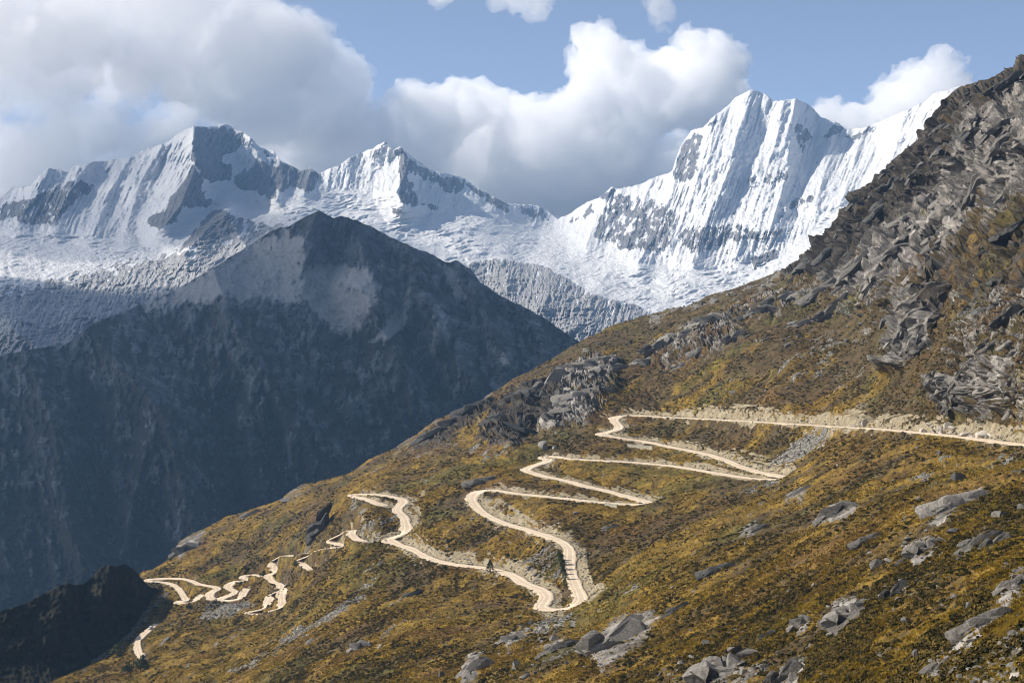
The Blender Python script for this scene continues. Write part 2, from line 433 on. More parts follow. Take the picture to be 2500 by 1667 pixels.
# ------------------------------------------------------------------ middle mountain under the cloud shadow
MID_SKY = [(-250,900),(0,868),(100,848),(160,842),(200,812),(230,790),(330,748),(420,712),(520,655),(600,605),(650,570),(685,556),(700,555),(725,540),(755,527),(778,513),(800,525),(815,533),(832,528),(850,532),(900,550),(950,577),(1000,600),(1060,622),(1088,640),(1115,636),(1150,660),(1175,690),(1210,715),(1280,750),(1330,778),(1380,812),(1424,840),(1500,880),(1600,930)]
mid_d = TPS([(-250,900,3350),(0,868,3400),(200,812,3450),(330,748,3550),(600,605,3750),(778,513,3750),(950,577,3650),(1130,650,3550),(1280,750,3420),(1424,840,3300),(1600,930,3200),
 (600,800,3250),(800,800,3200),(1000,850,3120),(1200,880,3120),(0,1100,2980),(300,1000,3020),(500,1000,2980),(800,1050,2900),(1000,1050,2870),(300,1250,2760),(600,1250,2720),(900,1150,2780),(0,1500,2500),(300,1420,2560),(-250,1550,2450),(1300,950,2950)], 1e-4)
nc, nr = 590, 390
sx = np.linspace(-240, 1540, nc)
ytop = jag(sx, np.interp(sx, *zip(*MID_SKY)), 5.0, 61)
ybot = np.interp(sx, [-250, 300, 700, 1000, 1300, 1600], [1600, 1500, 1280, 1150, 960, 960])
tt = np.linspace(0, 1, nr) ** 0.93
PX = np.broadcast_to(sx, (nr, nc)).copy(); PY = ytop[None] + (ybot - ytop)[None] * tt[:, None]
D = mid_d(PX, PY)
for line, amp, wid in [
    ([(215,800),(300,900),(400,1010),(430,1130),(480,1300)], 190, 110), ([(520,655),(560,760),(640,900),(700,1020),(790,1160)], 120, 110),
    ([(850,532),(900,640),(930,760)], 90, 60), ([(1000,600),(1040,720),(1090,850),(1150,930)], 120, 75), ([(1130,650),(1180,760),(1240,880)], 90, 60),
    ([(778,513),(740,600)], 80, 45), ([(60,860),(120,1000),(160,1200),(200,1380)], 140, 90), ([(880,700),(960,850),(1010,1000)], 90, 70),
    ([(360,1080),(330,1200),(300,1350)], 90, 60), ([(600,1020),(620,1130),(640,1220)], 80, 50), ([(1230,720),(1330,830)], 50, 40)]:
    w = np.clip(1 - seg_dist(PX, PY, line) / wid, 0, 1)
    D -= 1.5 * amp * w * (0.55 + 0.45 * w)
for line, amp, wid in [([(215,1000),(240,1150),(270,1320)], 90, 45), ([(560,960),(575,1100),(590,1250)], 90, 40), ([(660,1000),(690,1120)], 60, 30), ([(1000,830),(1100,1000)], 50, 35), ([(830,600),(800,720),(850,830)], 60, 80)]:
    w = np.clip(1 - seg_dist(PX, PY, line) / wid, 0, 1); D += 1.6 * amp * w
scr = np.maximum.reduce([
    soft_poly(PX, PY, [(560,640),(650,600),(760,640),(900,650),(930,700),(900,760),(860,830),(800,800),(760,760),(700,740),(600,740),(520,720),(420,730)], 30),
    1.0 * soft_poly(PX, PY, [(330,745),(420,700),(520,640),(600,590),(690,545),(780,600),(700,690),(520,740),(400,760)], 30),
    0.9 * soft_poly(PX, PY, [(960,760),(1000,700),(1010,790),(950,830),(900,840)], 22), 0.8 * soft_poly(PX, PY, [(1060,640),(1120,660),(1150,730),(1120,740)], 18), .8 * soft_poly(PX, PY, [(1180,820),(1240,870),(1260,900),(1210,890)], 14),
    0.7 * soft_poly(PX, PY, [(1040,700),(1090,760),(1120,830),(1060,800)], 16)])
b1 = fbm(PX / 60, PY / 60, o=5, seed=71, gain=0.58); b2 = fbm(PX / 18, PY / 24, o=4, seed=72, gain=0.6)
b3 = fbm((PX + 0.4 * PY) / 16, PY / 60, o=4, seed=78, gain=0.6)
scree = sstep(0.22, 0.85, scr * 0.95 + 0.55 * b1 + 0.35 * b2 + 0.45 * b3 - 0.06)
bl = worley(PX / 26 + 0.5 * b1, PY / 34 + 0.5 * b2, seed=73); bl2 = worley(PX / 9, PY / 11, seed=74)
lean = PX + 0.1 * PY
wpx = PX + 14 * b1 + 5 * b2
D += (1 - 0.88 * scree) * (-60 * ridged((wpx - 0.35 * PY) / 70, PY / 150, o=5, seed=75, gain=0.56) + 40 * ridged(wpx / 30, PY / 75, o=4, seed=77, gain=0.55) - 12 * (bl[1] - bl[0]) + 18 * b2)
D += 40 * b1 + scree * 5 * fbm(PX / 8, PY / 8, o=2, seed=76)
rib = ridged((wpx - 0.35 * PY) / 70, PY / 150, o=5, seed=75, gain=0.56); rib2 = ridged(wpx / 30, PY / 75, o=4, seed=77, gain=0.55)
veg = np.clip(0.30 + (PY - 850) / 1300 + 0.6 * b1 + 0.3 * b2 - 0.45 * rib + 0.7 * rib2, 0, 1) * (1 - scree)
P = to3d(PX, PY, D)
back = np.stack([P[0] + np.array([0, k, -0.8 * k]) for k in (500, 250, 80, 20)])
ext = lambda a: np.concatenate([np.repeat(a[:1], 4, 0), a])
m = NT('shaded_mountain_rock')
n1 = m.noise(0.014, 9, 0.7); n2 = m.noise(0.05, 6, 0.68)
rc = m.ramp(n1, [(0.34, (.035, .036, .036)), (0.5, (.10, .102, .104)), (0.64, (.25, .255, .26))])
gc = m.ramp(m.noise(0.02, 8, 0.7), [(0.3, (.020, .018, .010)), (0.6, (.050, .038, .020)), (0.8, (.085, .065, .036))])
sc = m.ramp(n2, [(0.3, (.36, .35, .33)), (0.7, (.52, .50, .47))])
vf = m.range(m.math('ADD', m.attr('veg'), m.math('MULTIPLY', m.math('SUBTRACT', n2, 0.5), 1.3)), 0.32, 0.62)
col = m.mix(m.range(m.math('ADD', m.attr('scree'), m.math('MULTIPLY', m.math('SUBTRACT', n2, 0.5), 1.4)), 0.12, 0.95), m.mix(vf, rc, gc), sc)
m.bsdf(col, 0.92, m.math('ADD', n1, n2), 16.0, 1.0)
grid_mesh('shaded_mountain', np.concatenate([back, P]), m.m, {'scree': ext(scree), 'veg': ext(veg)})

# ------------------------------------------------------------------ near hillside
HILL_SKY = [(-260,1640),(0,1600),(200,1500),(330,1412),(351,1396),(375,1388),(400,1374),(425,1345),(440,1322),(470,1308),(510,1290),(560,1262),(595,1254),(640,1236),(691,1220),(715,1195),(744,1180),(800,1172),(850,1157),(900,1122),(983,1086),(1020,1060),(1063,1031),(1120,1003),(1169,983),(1215,952),(1254,925),(1300,905),(1339,882),(1380,855),(1424,829),(1455,812),(1488,800),(1540,785),(1594,767),(1650,750),(1701,733),(1750,713),(1807,691),(1860,670),(1913,654),(1945,638),(1970,618),(1998,595),(2035,550),(2073,505),(2110,470),(2158,425),(2190,390),(2222,361),(2245,345),(2264,329),(2280,300),(2296,276),(2317,248),(2340,228),(2365,213),(2413,197),(2455,175),(2500,149),(2600,80),(2780,-40),(3100,-180),(3500,-300)]
HILL_PTS = [(2500,1667,75),(2250,1667,112),(2000,1667,172),(1700,1667,255),(1400,1667,345),(1000,1667,480),(600,1667,680),(300,1667,850),(2760,1667,52),(2500,1820,52),(2000,1820,120),(1400,1820,260),(800,1820,440),(300,1820,650),
 (2500,1400,150),(2300,1400,200),(2100,1400,275),(1900,1400,370),(1700,1400,470),(2500,1250,250),(2250,1200,390),(2760,1300,190),
 (2500,1085,455),(2350,1065,545),(2100,1050,700),(1900,1035,830),(1560,1016,1020),(2760,1110,330),
 (1910,1160,730),(1470,1060,980),(1330,1112,960),(1280,1147,920),(1580,1225,770),(1160,1210,870),
 (1400,1470,595),(1375,1350,675),(950,1319,850),(1200,1388,725),(880,1208,950),
 (620,1490,960),(650,1420,1010),(500,1450,1050),(360,1416,1130),(340,1590,940),
 (351,1393,1190),(510,1290,1250),(691,1220,1250),(850,1157,1240),(983,1084,1250),(1169,983,1270),(1254,925,1290),(1424,829,1330),(1594,767,1380),(1807,691,1400),(1945,638,1330),(2073,505,1230),(2222,361,1130),(2317,250,1080),(2500,149,1000),(2780,-40,900),
 (1700,900,1070),(1900,850,980),(2000,750,1090),(2100,650,1060),(2250,560,960),(2300,750,730),(2250,950,655),(2450,930,520),(2480,750,590),(2450,500,800),(2120,900,840),(2760,800,430),
 (400,1440,1115),(330,1540,1030),(230,1610,975),(120,1667,925),(150,1560,1250),(0,1667,1120),(0,1600,1400),(-250,1700,1400),
 (3450,1667,34),(3450,1300,110),(3450,1110,190),(3450,700,300),(3450,200,520),(3450,-250,640),(2500,2500,24),(3450,2500,15),(1800,2500,46),(1000,2500,170),(300,2500,330)]
hill_tps = TPS(HILL_PTS, 3e-4)

CRESTS = [ # lines that stand out (+) or cut in (-): polyline, metres, half width in pixels
    ([(2240,690),(2200,780),(2130,900),(2060,1010)], 26, 70), ([(2330,640),(2255,720),(2240,800),(2190,870)], 18, 50),
    ([(2290,650),(2305,740),(2270,860)], -18, 34), ([(2420,620),(2400,760),(2340,900),(2300,1000)], 16, 50), ([(2480,560),(2490,700)], 20, 50),
    ([(2296,276),(2260,360),(2200,430),(2100,520)], 22, 50), ([(2420,330),(2330,430),(2230,520)], -22, 45), ([(2500,330),(2380,450),(2250,600),(2120,700)], 26, 60),
    ([(2180,640),(2130,690),(2110,730)], 10, 24), ([(1345,945),(1335,1000),(1310,1060)], -26, 30), ([(1295,955),(1270,1010),(1240,1080)], 16, 30), ([(1240,960),(1215,1030)], -16, 24), ([(1400,930),(1360,1010)], 12, 26),
    ([(880,1210),(960,1170),(1050,1120)], -12, 30), ([(800,1290),(740,1330),(680,1370),(600,1400)], -12, 22), ([(760,1300),(700,1345),(640,1365)], 14, 26),
    ([(580,1640),(660,1580),(760,1510),(840,1450)], -5, 9), ([(480,1660),(560,1600),(640,1545)], -5, 8), ([(420,1560),(460,1520),(520,1490)], -9, 14),
    ([(1150,1330),(1090,1290),(1010,1290)], 6, 30), ([(340,1610),(400,1560),(450,1520)], 5, 16), ([(560,1470),(620,1440)], -4, 12),
    ([(1480,880),(1580,850),(1700,830)], 10, 40), ([(900,1480),(1000,1420),(1060,1400)], -5, 14)]

def hill_depth(px, py):
    d = hill_tps(px, py)
    qx = px + 16 * fbm(px / 45, py / 45, o=4, seed=103, gain=0.6); qy = py + 16 * fbm(px / 45, py / 45, o=4, seed=104, gain=0.6)
    for line, amp, wid in CRESTS:
        w = np.clip(1 - seg_dist(qx, qy, line) / wid, 0, 1)
        d = d - amp * w * 0.85
    up = np.clip((1080 - py) / 400, 0, 1)
    d = d * (1 + 0.008 * fbm((px + 0.8 * py) / 240, (py - 0.8 * px) / 420, o=3, seed=101) * (0.5 + up) + 0.003 * fbm(px / 60, py / 40, o=2, seed=102))
    return d

nc, nr = 1120, 600
sx = np.r_[np.linspace(-240, 2610, 1064), 2610 + 880 * np.linspace(0, 1, 57)[1:] ** 1.4]
ytop = jag(sx, np.interp(sx, *zip(*HILL_SKY)), 1.0, 91) + np.interp(sx, [0, 1900, 2050, 2500], [0, 0, 9, 12]) * fbm(sx / 70, sx * 0 + 3.5, o=6, seed=92, gain=0.55)
ybot = np.full_like(sx, 1800.0)
tt = np.linspace(0, 1, nr - 8) ** 0.92
PX = np.broadcast_to(sx, (nr, nc)).copy(); PY = ytop[None] + (ybot - ytop)[None] * tt[:, None]
PY = np.concatenate([PY, 1800 + 700 * np.linspace(0, 1, 9)[1:, None] ** 1.3 + 0 * PY[:8]])
D = hill_depth(PX, PY)
BASE = to3d(PX, PY, D)

# ------------------------------------------------------------------ the road: centre lines in photo pixels, laid on the hillside
ROADS = [
 [(3350,1165),(3100,1140),(2850,1117),(2640,1098),(2560,1090),(2500,1085),(2430,1077),(2350,1066),(2250,1056),(2150,1047),(2060,1042),(1960,1036),(1860,1030),(1780,1025),(1700,1021),(1620,1018),(1560,1014),(1520,1013),(1503,1018),(1500,1027),(1511,1038),(1512,1047),(1495,1053),(1470,1057),(1472,1061),(1493,1065),(1533,1072),(1583,1079),(1633,1090),(1687,1100),(1733,1110),(1763,1120),(1784,1128),(1810,1139),(1854,1152),(1888,1158),(1908,1162),(1900,1168),(1860,1169),(1815,1165),(1771,1158),(1698,1146),(1650,1138),(1567,1130),(1493,1125),(1433,1122),(1383,1119),(1345,1112),(1335,1116),(1340,1124),(1318,1132),(1290,1142),(1282,1148),(1300,1154),(1333,1163),(1383,1173),(1433,1187),(1483,1198),(1533,1212),(1567,1221),(1583,1225),(1572,1229),(1533,1231),(1500,1229),(1467,1226),(1417,1221),(1367,1215),(1317,1210),(1267,1205),(1217,1198),(1195,1193),(1172,1198),(1152,1210),(1156,1226),(1170,1243),(1194,1260),(1232,1277),(1278,1290),(1336,1308),(1374,1323),(1391,1340),(1391,1367),(1395,1397),(1408,1432),(1420,1459),(1412,1476),(1389,1485),(1351,1489),(1322,1482),(1332,1466),(1336,1453),(1317,1436),(1282,1424),(1255,1405),(1221,1393),(1183,1386),(1137,1381),(1091,1374),(1045,1361),(1007,1340),(968,1327),(949,1319),(961,1312),(984,1306),(996,1292),(991,1275),(987,1260),(970,1247),(975,1236),(987,1222),(961,1213),(926,1207),(884,1205),(869,1209),(892,1218),(926,1229),(955,1238)],
 [(896,1322),(879,1320),(861,1309),(857,1300),(866,1290),(848,1294),(833,1310),(813,1322),(836,1331),(812,1338),(782,1343),(753,1360),(735,1370),(747,1382),(759,1392)],
 [(748,1350),(733,1354),(720,1358),(697,1355),(679,1364),(670,1379),(672,1391),(663,1401),(656,1408),(663,1418),(688,1429),(680,1441),(663,1457),(653,1477),(632,1491),(612,1496),(640,1499),(672,1490),(690,1473),(687,1455),(700,1437),(713,1426)],
 [(640,1407),(615,1402),(600,1408),(600,1418),(583,1415),(560,1427),(558,1438),(577,1442),(557,1457),(533,1463),(560,1468),(585,1463),(594,1454),(600,1440),(613,1427)],
 [(533,1463),(517,1463),(512,1450),(527,1441),(535,1434),(510,1430),(483,1425),(463,1416),(437,1412),(410,1412),(383,1413),(362,1416),(393,1421),(425,1428),(441,1443),(450,1457),(455,1464),(437,1470),(448,1474),(473,1469),(487,1457),(503,1444)],
 [(389,1517),(370,1533),(350,1550),(337,1564),(336,1580),(342,1597),(349,1610)]]
roads3 = []
for rl in ROADS:
    c = catmull(rl, 3.0)
    p = to3d(c[:, 0], c[:, 1], hill_depth(c[:, 0], c[:, 1]))
    # even spacing, then smooth
    s = np.r_[0, np.cumsum(np.linalg.norm(np.diff(p[:, :2], axis=0), axis=1))]
    u = np.arange(0, s[-1], 2.0)
    p = np.stack([np.interp(u, s, p[:, k]) for k in range(3)], 1)
    for it in range(6):
        q = p.copy(); q[1:-1] = 0.25 * p[:-2] + 0.5 * p[1:-1] + 0.25 * p[2:]; p = q
    for it in range(20):
        q = p.copy(); q[1:-1, 2] = 0.25 * p[:-2, 2] + 0.5 * p[1:-1, 2] + 0.25 * p[2:, 2]; p = q
    roads3.append(p)
ALLR = np.vstack(roads3)
kd = kdtree.KDTree(len(ALLR))
for i, p in enumerate(ALLR): kd.insert((p[0], p[1], 0.0), i)
kd.balance()
rd = np.full(PX.shape, 99.0, np.float32); rz = np.zeros(PX.shape, np.float32)
near = np.zeros(PX.shape, bool)
for rl in ROADS:
    near |= seg_dist(PX, PY, rl) < 42
ii = np.argwhere(near)
bx, by_ = BASE[..., 0], BASE[..., 1]
for r_, c_ in ii:
    co, i, dist = kd.find((bx[r_, c_], by_[r_, c_], 0.0))
    rd[r_, c_] = dist; rz[r_, c_] = ALLR[i, 2]
rd0 = rd
rd = rd / np.where(PX < 900, 0.85, 1.0)
calm = sstep(3.0, 16.0, rd)                  # noise fades out towards the road

# ------------------------------------------------------------------ what covers the slope
X, Y, Z = BASE[..., 0], BASE[..., 1], BASE[..., 2]
# axes on the slope: a across the fall line, b down it
fa = (0.55 * PX + 0.83 * PY) ; 
sl_a = 0.25 * X + 0.75 * Y * 0.5 + 0.6 * Z    # metres, across
sl_b = -0.85 * X - 0.5 * Z                    # metres, down
big = fbm(X / 60, Y / 80, Z / 60, o=4, seed=111)
med = fbm(X / 14, Y / 18, Z / 14, o=4, seed=112, gain=0.55)
fine = fbm(X / 3.2, Y / 4.0, Z / 3.2, o=3, seed=113)
# streaks along the fall line as it runs in the view
ua = (PX * 0.56 + PY * 0.83); ub = (PX * 0.83 - PY * 0.56)
streak = fbm(ua / 26, ub / 150, o=4, seed=114, gain=0.6)
streak2 = fbm(ua / 9, ub / 46, o=4, seed=115, gain=0.6)
rock = np.zeros_like(D)
for poly, st, so in [
    ([(1900,668),(1950,630),(2073,500),(2222,350),(2317,235),(2500,130),(2760,-80),(2760,540),(2500,500),(2400,560),(2300,620),(2180,690),(2080,720),(1980,690)], 1.0, 25),
    ([(2080,700),(2300,600),(2500,480),(2760,420),(2760,820),(2500,800),(2300,700),(2240,700),(2180,760),(2120,760)], .62, 30),
    ([(2250,700),(2340,660),(2300,760),(2270,850),(2160,920),(2170,830)], .95, 16), ([(2330,650),(2500,560),(2760,600),(2760,1040),(2480,1050),(2400,1000),(2330,900)], .54, 30),
    ([(2300,930),(2420,870),(2500,880),(2500,1030),(2400,1040),(2300,1010)], .8, 20),
    ([(1150,1085),(1200,1000),(1250,955),(1330,925),(1430,865),(1520,880),(1500,960),(1440,1030),(1350,1062),(1300,1060),(1240,1110)], .86, 26),
    ([(1560,860),(1680,790),(1800,760),(1820,820),(1740,880),(1620,910)], .6, 26), ([(1760,760),(1900,700),(2000,690),(2080,700),(2000,740),(1850,790)], .6, 22),
    ([(1930,790),(2050,720),(2120,720),(2110,760),(2000,790)], .55, 18), ([(2110,690),(2170,660),(2180,690),(2120,750)], .95, 8),
    ([(960,1100),(1100,1012),(1200,962),(1230,990),(1150,1060),(1050,1110)], .72, 20), ([(420,1350),(440,1318),(500,1290),(510,1300),(440,1370)], .8, 10), ([(690,1215),(740,1178),(770,1190),(720,1230)], .6, 10),
    ([(700,1350),(780,1310),(820,1300),(760,1350),(660,1400)], .55, 14), ([(1430,1590),(1500,1520),(1590,1490),(1620,1510),(1560,1580),(1470,1650)], .85, 12), ([(1300,1590),(1380,1560),(1410,1580),(1330,1620)], .6, 10),
    ([(1140,1600),(1180,1590),(1165,1680),(1120,1690)], .9, 10), ([(1220,1560),(1270,1530),(1300,1545),(1240,1600)], .7, 10), ([(2270,1290),(2330,1220),(2400,1195),(2410,1210),(2350,1240),(2300,1290)], .97, 8),
    ([(2200,1340),(2260,1310),(2310,1320),(2280,1360),(2230,1390)], .8, 10), ([(2230,1330),(2300,1310),(2300,1340),(2240,1390)], .8, 9), ([(2325,1370),(2400,1290),(2420,1300),(2350,1380)], .8, 9),
    ([(1990,1270),(2030,1235),(2100,1240),(2060,1275),(2000,1290)], .85, 8), ([(1900,1240),(1950,1200),(1990,1190),(1960,1230)], .7, 8), ([(2010,1540),(2040,1470),(2110,1465),(2120,1490),(2040,1560)], .85, 12),
    ([(1940,1550),(1975,1505),(1985,1530),(1950,1560)], .8, 8), ([(2240,1660),(2300,1600),(2360,1550),(2440,1480),(2450,1500),(2380,1590),(2320,1680)], .8, 10), ([(1880,1680),(1920,1620),(1960,1600),(1980,1640),(1950,1690)], .8, 12),
    ([(1640,1680),(1700,1640),(1800,1620),(1880,1640),(1820,1680)], .65, 14), ([(2430,1480),(2480,1400),(2520,1380),(2500,1450),(2460,1500)], .8, 10), ([(1480,1560),(1520,1550),(1540,1570),(1500,1590)], .5, 10),
    ([(2150,1440),(2200,1420),(2230,1450),(2160,1470)], .6, 10), ([(1800,1300),(1850,1270),(1870,1290),(1820,1320)], .5, 8), ([(1700,1400),(1760,1370),(1790,1390),(1730,1420)], .5, 10)]:
    rock = np.maximum(rock, st * soft_poly(PX, PY, poly, so))
random_rock = sstep(0.26, 0.46, 0.7 * streak + 0.5 * big + 0.25 * streak2) * np.interp(PY, [700, 1000, 1250, 1667], [0.6, 0.25, 0.3, 0.75])
rockf = np.clip(np.maximum(rock * 1.25 + 0.55 * streak2 + 0.3 * streak - 0.28, random_rock + 0.4 * streak2 - 0.1), 0, 1)
rockf = np.where(rock > 0.02, rockf, np.clip(random_rock + 0.5 * streak2 - 0.15, 0, 1)) * sstep(3.5, 9, rd)
# loose stones: fans below the road, streaks down the slope
fans = np.zeros_like(D)
for poly, st in [([(1870,1130),(1960,1060),(2060,1040),(2030,1070),(1940,1130),(1880,1150)], .9), ([(1830,1190),(1900,1170),(1915,1180),(1850,1210),(1760,1215)], .8), ([(1740,1205),(1830,1180),(1850,1195),(1760,1225)], .7),
    ([(1270,1370),(1330,1330),(1390,1330),(1385,1370),(1330,1400)], .6), ([(500,1470),(600,1465),(640,1480),(560,1510),(480,1520)], .8), ([(860,1270),(950,1230),(1000,1230),(940,1300),(880,1320)], .6),
    ([(560,1640),(680,1560),(800,1480),(880,1430),(900,1440),(800,1520),(690,1600),(620,1650)], .75), ([(440,1640),(520,1570),(600,1520),(610,1530),(520,1600)], .55), ([(300,1560),(400,1440),(420,1445),(330,1560),(200,1640),(180,1630)], .9),
    ([(820,1470),(900,1390),(950,1340),(960,1350),(900,1430),(850,1480)], .5), ([(1300,1430),(1400,1320),(1390,1400),(1330,1450)], .4), ([(2120,1200),(2250,1130),(2400,1090),(2500,1110),(2500,1180),(2350,1160),(2200,1220)], .45),
    ([(2330,1667),(2420,1600),(2500,1540),(2760,1450),(2760,1820),(2200,1820)], 1.0), ([(1500,760),(1700,725),(1900,655),(1960,690),(1800,740),(1600,800)], .6), ([(1800,820),(2100,790),(2170,830),(2100,930),(1900,930)], .45), ([(1550,870),(1700,860),(1800,900),(1650,930)], .3),
    ([(1100,1080),(1230,1090),(1300,1090),(1200,1130),(1100,1120)], .5), ([(1310,1500),(1400,1500),(1420,1520),(1330,1560),(1290,1540)], .7), ([(860,1215),(960,1250),(900,1290),(850,1250)], .55), ([(770,1120),(980,1095),(1000,1110),(850,1170)], .3)]:
    fans = np.maximum(fans, st * soft_poly(PX, PY, poly, 18))
scree = np.clip(sstep(0.36, 0.75, 0.9 * fans + 0.5 * streak + 0.6 * streak2 + 0.45 * med), 0, 1)
scree = np.maximum(scree, 0.75 * sstep(0.1, 0.4, rock) * sstep(0.95, 0.5, rock) * sstep(-0.2, 0.3, streak2 + med))
scree = np.maximum(scree, sstep(0.34, 0.5, streak2 * 0.8 + 0.5 * streak + 0.2 * big) * 0.8) * (1 - 0.6 * rockf)
# pale cut earth by the road
signed = Z - rz
gulr = fbm(ub * D / F / 3.5, ua * D / F / 26.0, o=3, seed=116)
mainroad = np.clip(sstep(700, 1000, PX), 0, 1)          # the far switchbacks have little bare bank
cut = np.where(rd < 60, sstep(6.0, 2.2, rd + 8.0 * streak2 + 8.0 * gulr + 5.0 * streak + 3.0 * med + np.where(signed > 0, -2.4, 2.0) + 6.0 * (1 - mainroad)), 0)
cut = np.maximum(cut, (0.35 + 0.65 * mainroad) * sstep(4.6, 3.4, rd + 1.6 * fine + 1.5 * med))
cut = np.maximum(cut, mainroad * sstep(20, 9, rd) * (signed > 0) * sstep(0.16, 0.40, gulr + 0.5 * streak2 + 0.3 * med + 0.08) * 0.85)
for poly, st in [([(985,1310),(1040,1330),(1090,1350),(1080,1375),(1030,1355),(980,1325)], .95), ([(1090,1345),(1160,1350),(1170,1380),(1100,1372)], .8), ([(1410,1340),(1430,1330),(1440,1365),(1405,1380)], .6), ([(1420,1440),(1470,1420),(1490,1440),(1440,1480)], .9),
    ([(1300,1490),(1390,1495),(1370,1515),(1320,1515)], .7), ([(950,1240),(1040,1192),(1043,1203),(965,1272)], .6), ([(890,1296),(935,1257),(938,1267),(895,1304)], .5), ([(2070,1030),(2090,970),(2125,950),(2120,1040)], .5), ([(1180,1250),(1220,1215),(1230,1225),(1195,1258)], .8), ([(1970,1035),(2050,1005),(2075,1030),(2000,1040)], .6)]:
    cut = np.maximum(cut, st * soft_poly(PX, PY, poly, 7) * sstep(-0.5, 0.1, streak2))
cut = np.clip(cut, 0, 1)
rockf *= 1 - 0.7 * cut
wa = worley(ua * D / F / 6.0 + 0.5 * med, ub * D / F / 17.0 + 0.5 * big, seed=120)
wb = worley(ua * D / F / 2.2 + 0.3 * med, ub * D / F / 6.5 + 0.3 * fine, seed=121)
crack = np.minimum(sstep(0.0, 0.10, wa[1] - wa[0]), 0.45 + 0.55 * sstep(0.0, 0.14, wb[1] - wb[0]))
facet = wa[2] + 1.1 * wa[3] - 0.5 * wa[4]; facet2 = wb[2] + 1.0 * wb[3] - 0.5 * wb[4]
rockf = np.clip(rockf * (0.35 + 0.75 * crack) - 0.3 * np.clip(fine + 0.6 * med, 0, 1), 0, 1)

# ------------------------------------------------------------------ relief
depth_fac = np.clip(D / 650, 0.22, 1.0)
N = grid_normals(BASE)
relief = calm * (1.1 * med * depth_fac + 0.45 * fine + 2.3 * big * depth_fac)
slab = ridged(ua * D / F / 11 + 0.4 * med, ub * D / F / 34, o=4, seed=123, gain=0.58)
r1 = ridged(X / 36, Y / 40, Z / 26, o=5, seed=124, gain=0.58)
rk0 = np.clip(rock * 1.1, 0, 1); low = sstep(1010, 1130, PY)   # low outcrops are bodies of their own
lift = rk0 ** 1.5 * sstep(1000, 1200, PY)              # low outcrops stand proud of the grass
rockrel = calm * depth_fac * (np.maximum(rockf, 0.5 * rk0) * (2.2 * slab + 0.8 * crack + 1.9 * facet + 0.7 * facet2 + 2.0 * streak2) + 1.0 * rockf + 2.2 * lift - 2.4 * (1 - crack) * np.maximum(rockf, 0.6 * rk0)) * (1 - 0.7 * low) * (1 - 0.75 * sstep(800, 600, PY) * sstep(1850, 2000, PX))
upper = sstep(800, 600, PY) * sstep(1850, 2000, PX)
wc = worley(ua * D / F / 20 + 0.6 * big, ub * D / F / 34 + 0.5 * med, seed=122)
wd = worley((PX * 0.9 + PY * 0.3) * D / F / 9 + 0.35 * med, (PY - 0.3 * PX) * D / F / 9 + 0.35 * big, seed=125)
bed = (Z * 0.9 + 0.45 * X - 0.1 * Y) / 11 + 1.2 * big + 0.4 * med
ledge = bed - np.floor(bed); ledge = np.minimum(ledge * 1.25, (1 - ledge) * 5.0)
crag = np.maximum(upper, 0.8 * rk0 * sstep(1150, 950, PY))
rockrel += crag * (10 * r1 + 10 * (wc[2] - 0.5) + 4 * wc[3] - 2 * wc[4] + 6.0 * (wd[2] - 0.5) + 5.0 * ledge + 5.0 * sstep(0, 0.12, wc[1] - wc[0]) + 3.0 * sstep(0, 0.14, wd[1] - wd[0]) - 12.5)
sky_gap = PY - ytop[None]
rockrel = np.where(sky_gap < 26, np.minimum(rockrel, rockrel * sky_gap / 26 + 1.5), rockrel)
fold = ridged(ua * D / F / 60 + 0.5 * big, ub * D / F / 420, o=3, seed=132, gain=0.55)
gullyline = sstep(0.62, 0.95, fold)
rockrel += calm * depth_fac * (1 - rk0) * (-3.2 * gullyline + 2.2 * fbm(ua * D / F / 38, ub * D / F / 160, o=3, seed=133))
hum = (1 - rockf) * (1 - cut) * calm * 0.85 * np.clip(ridged(X / 2.4, Y / 3.4, Z / 2.4, o=2, seed=130), -0.6, 1) * np.clip(D / 300, 0.35, 1)
OUT = BASE + N * (relief + rockrel + hum)[..., None]
# the road bench: level under the road, cut into the slope above it
wl = sstep(6.6, 3.4, rd0)
OUT[..., 2] = OUT[..., 2] * (1 - wl) + (rz - 0.22) * wl
gul = np.clip(ridged(ub * D / F / 5.0, ua * D / F / 30.0, o=3, seed=131), -0.6, 1) * sstep(0.2, 0.7, cut) * calm
OUT += N * (0.9 * gul)[..., None]

ext = lambda a: np.concatenate([np.repeat(a[:1], 4, 0), a])
back = np.stack([OUT[0] + np.array([k * 0.25, k, -0.75 * k]) for k in (420, 160, 50, 12)])
HILL_N = grid_normals(OUT)

m = NT('hillside_ground')
pos = m.pos()
n_big = m.noise(0.035, 5, 0.6); n_med = m.noise(0.11, 8, 0.7); n_fin = m.noise(1.1, 4, 0.65); n_tuft = m.noise(0.3, 7, 0.72)
gold = m.ramp(n_med, [(0.30, (.055, .035, .010)), (0.46, (.145, .092, .017)), (0.60, (.245, .155, .026)), (0.78, (.37, .25, .055))])
brown = m.ramp(n_med, [(0.30, (.026, .019, .009)), (0.5, (.076, .054, .024)), (0.72, (.145, .105, .050))])
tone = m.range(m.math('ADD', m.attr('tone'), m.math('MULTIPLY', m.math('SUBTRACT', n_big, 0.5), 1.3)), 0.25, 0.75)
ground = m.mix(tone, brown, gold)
patch_c = m.noise(0.018, 6, 0.65)
ground = m.mix(m.range(patch_c, 0.52, 0.66, 0.0, 0.65), ground, m.ramp(n_med, [(0.3, (.045, .024, .010)), (0.55, (.125, .068, .026)), (0.75, (.20, .12, .05))]))
ground = m.mix(m.range(patch_c, 0.47, 0.36, 0.0, 0.6), ground, m.ramp(n_med, [(0.3, (.035, .034, .010)), (0.55, (.10, .092, .022)), (0.75, (.19, .165, .045))]))
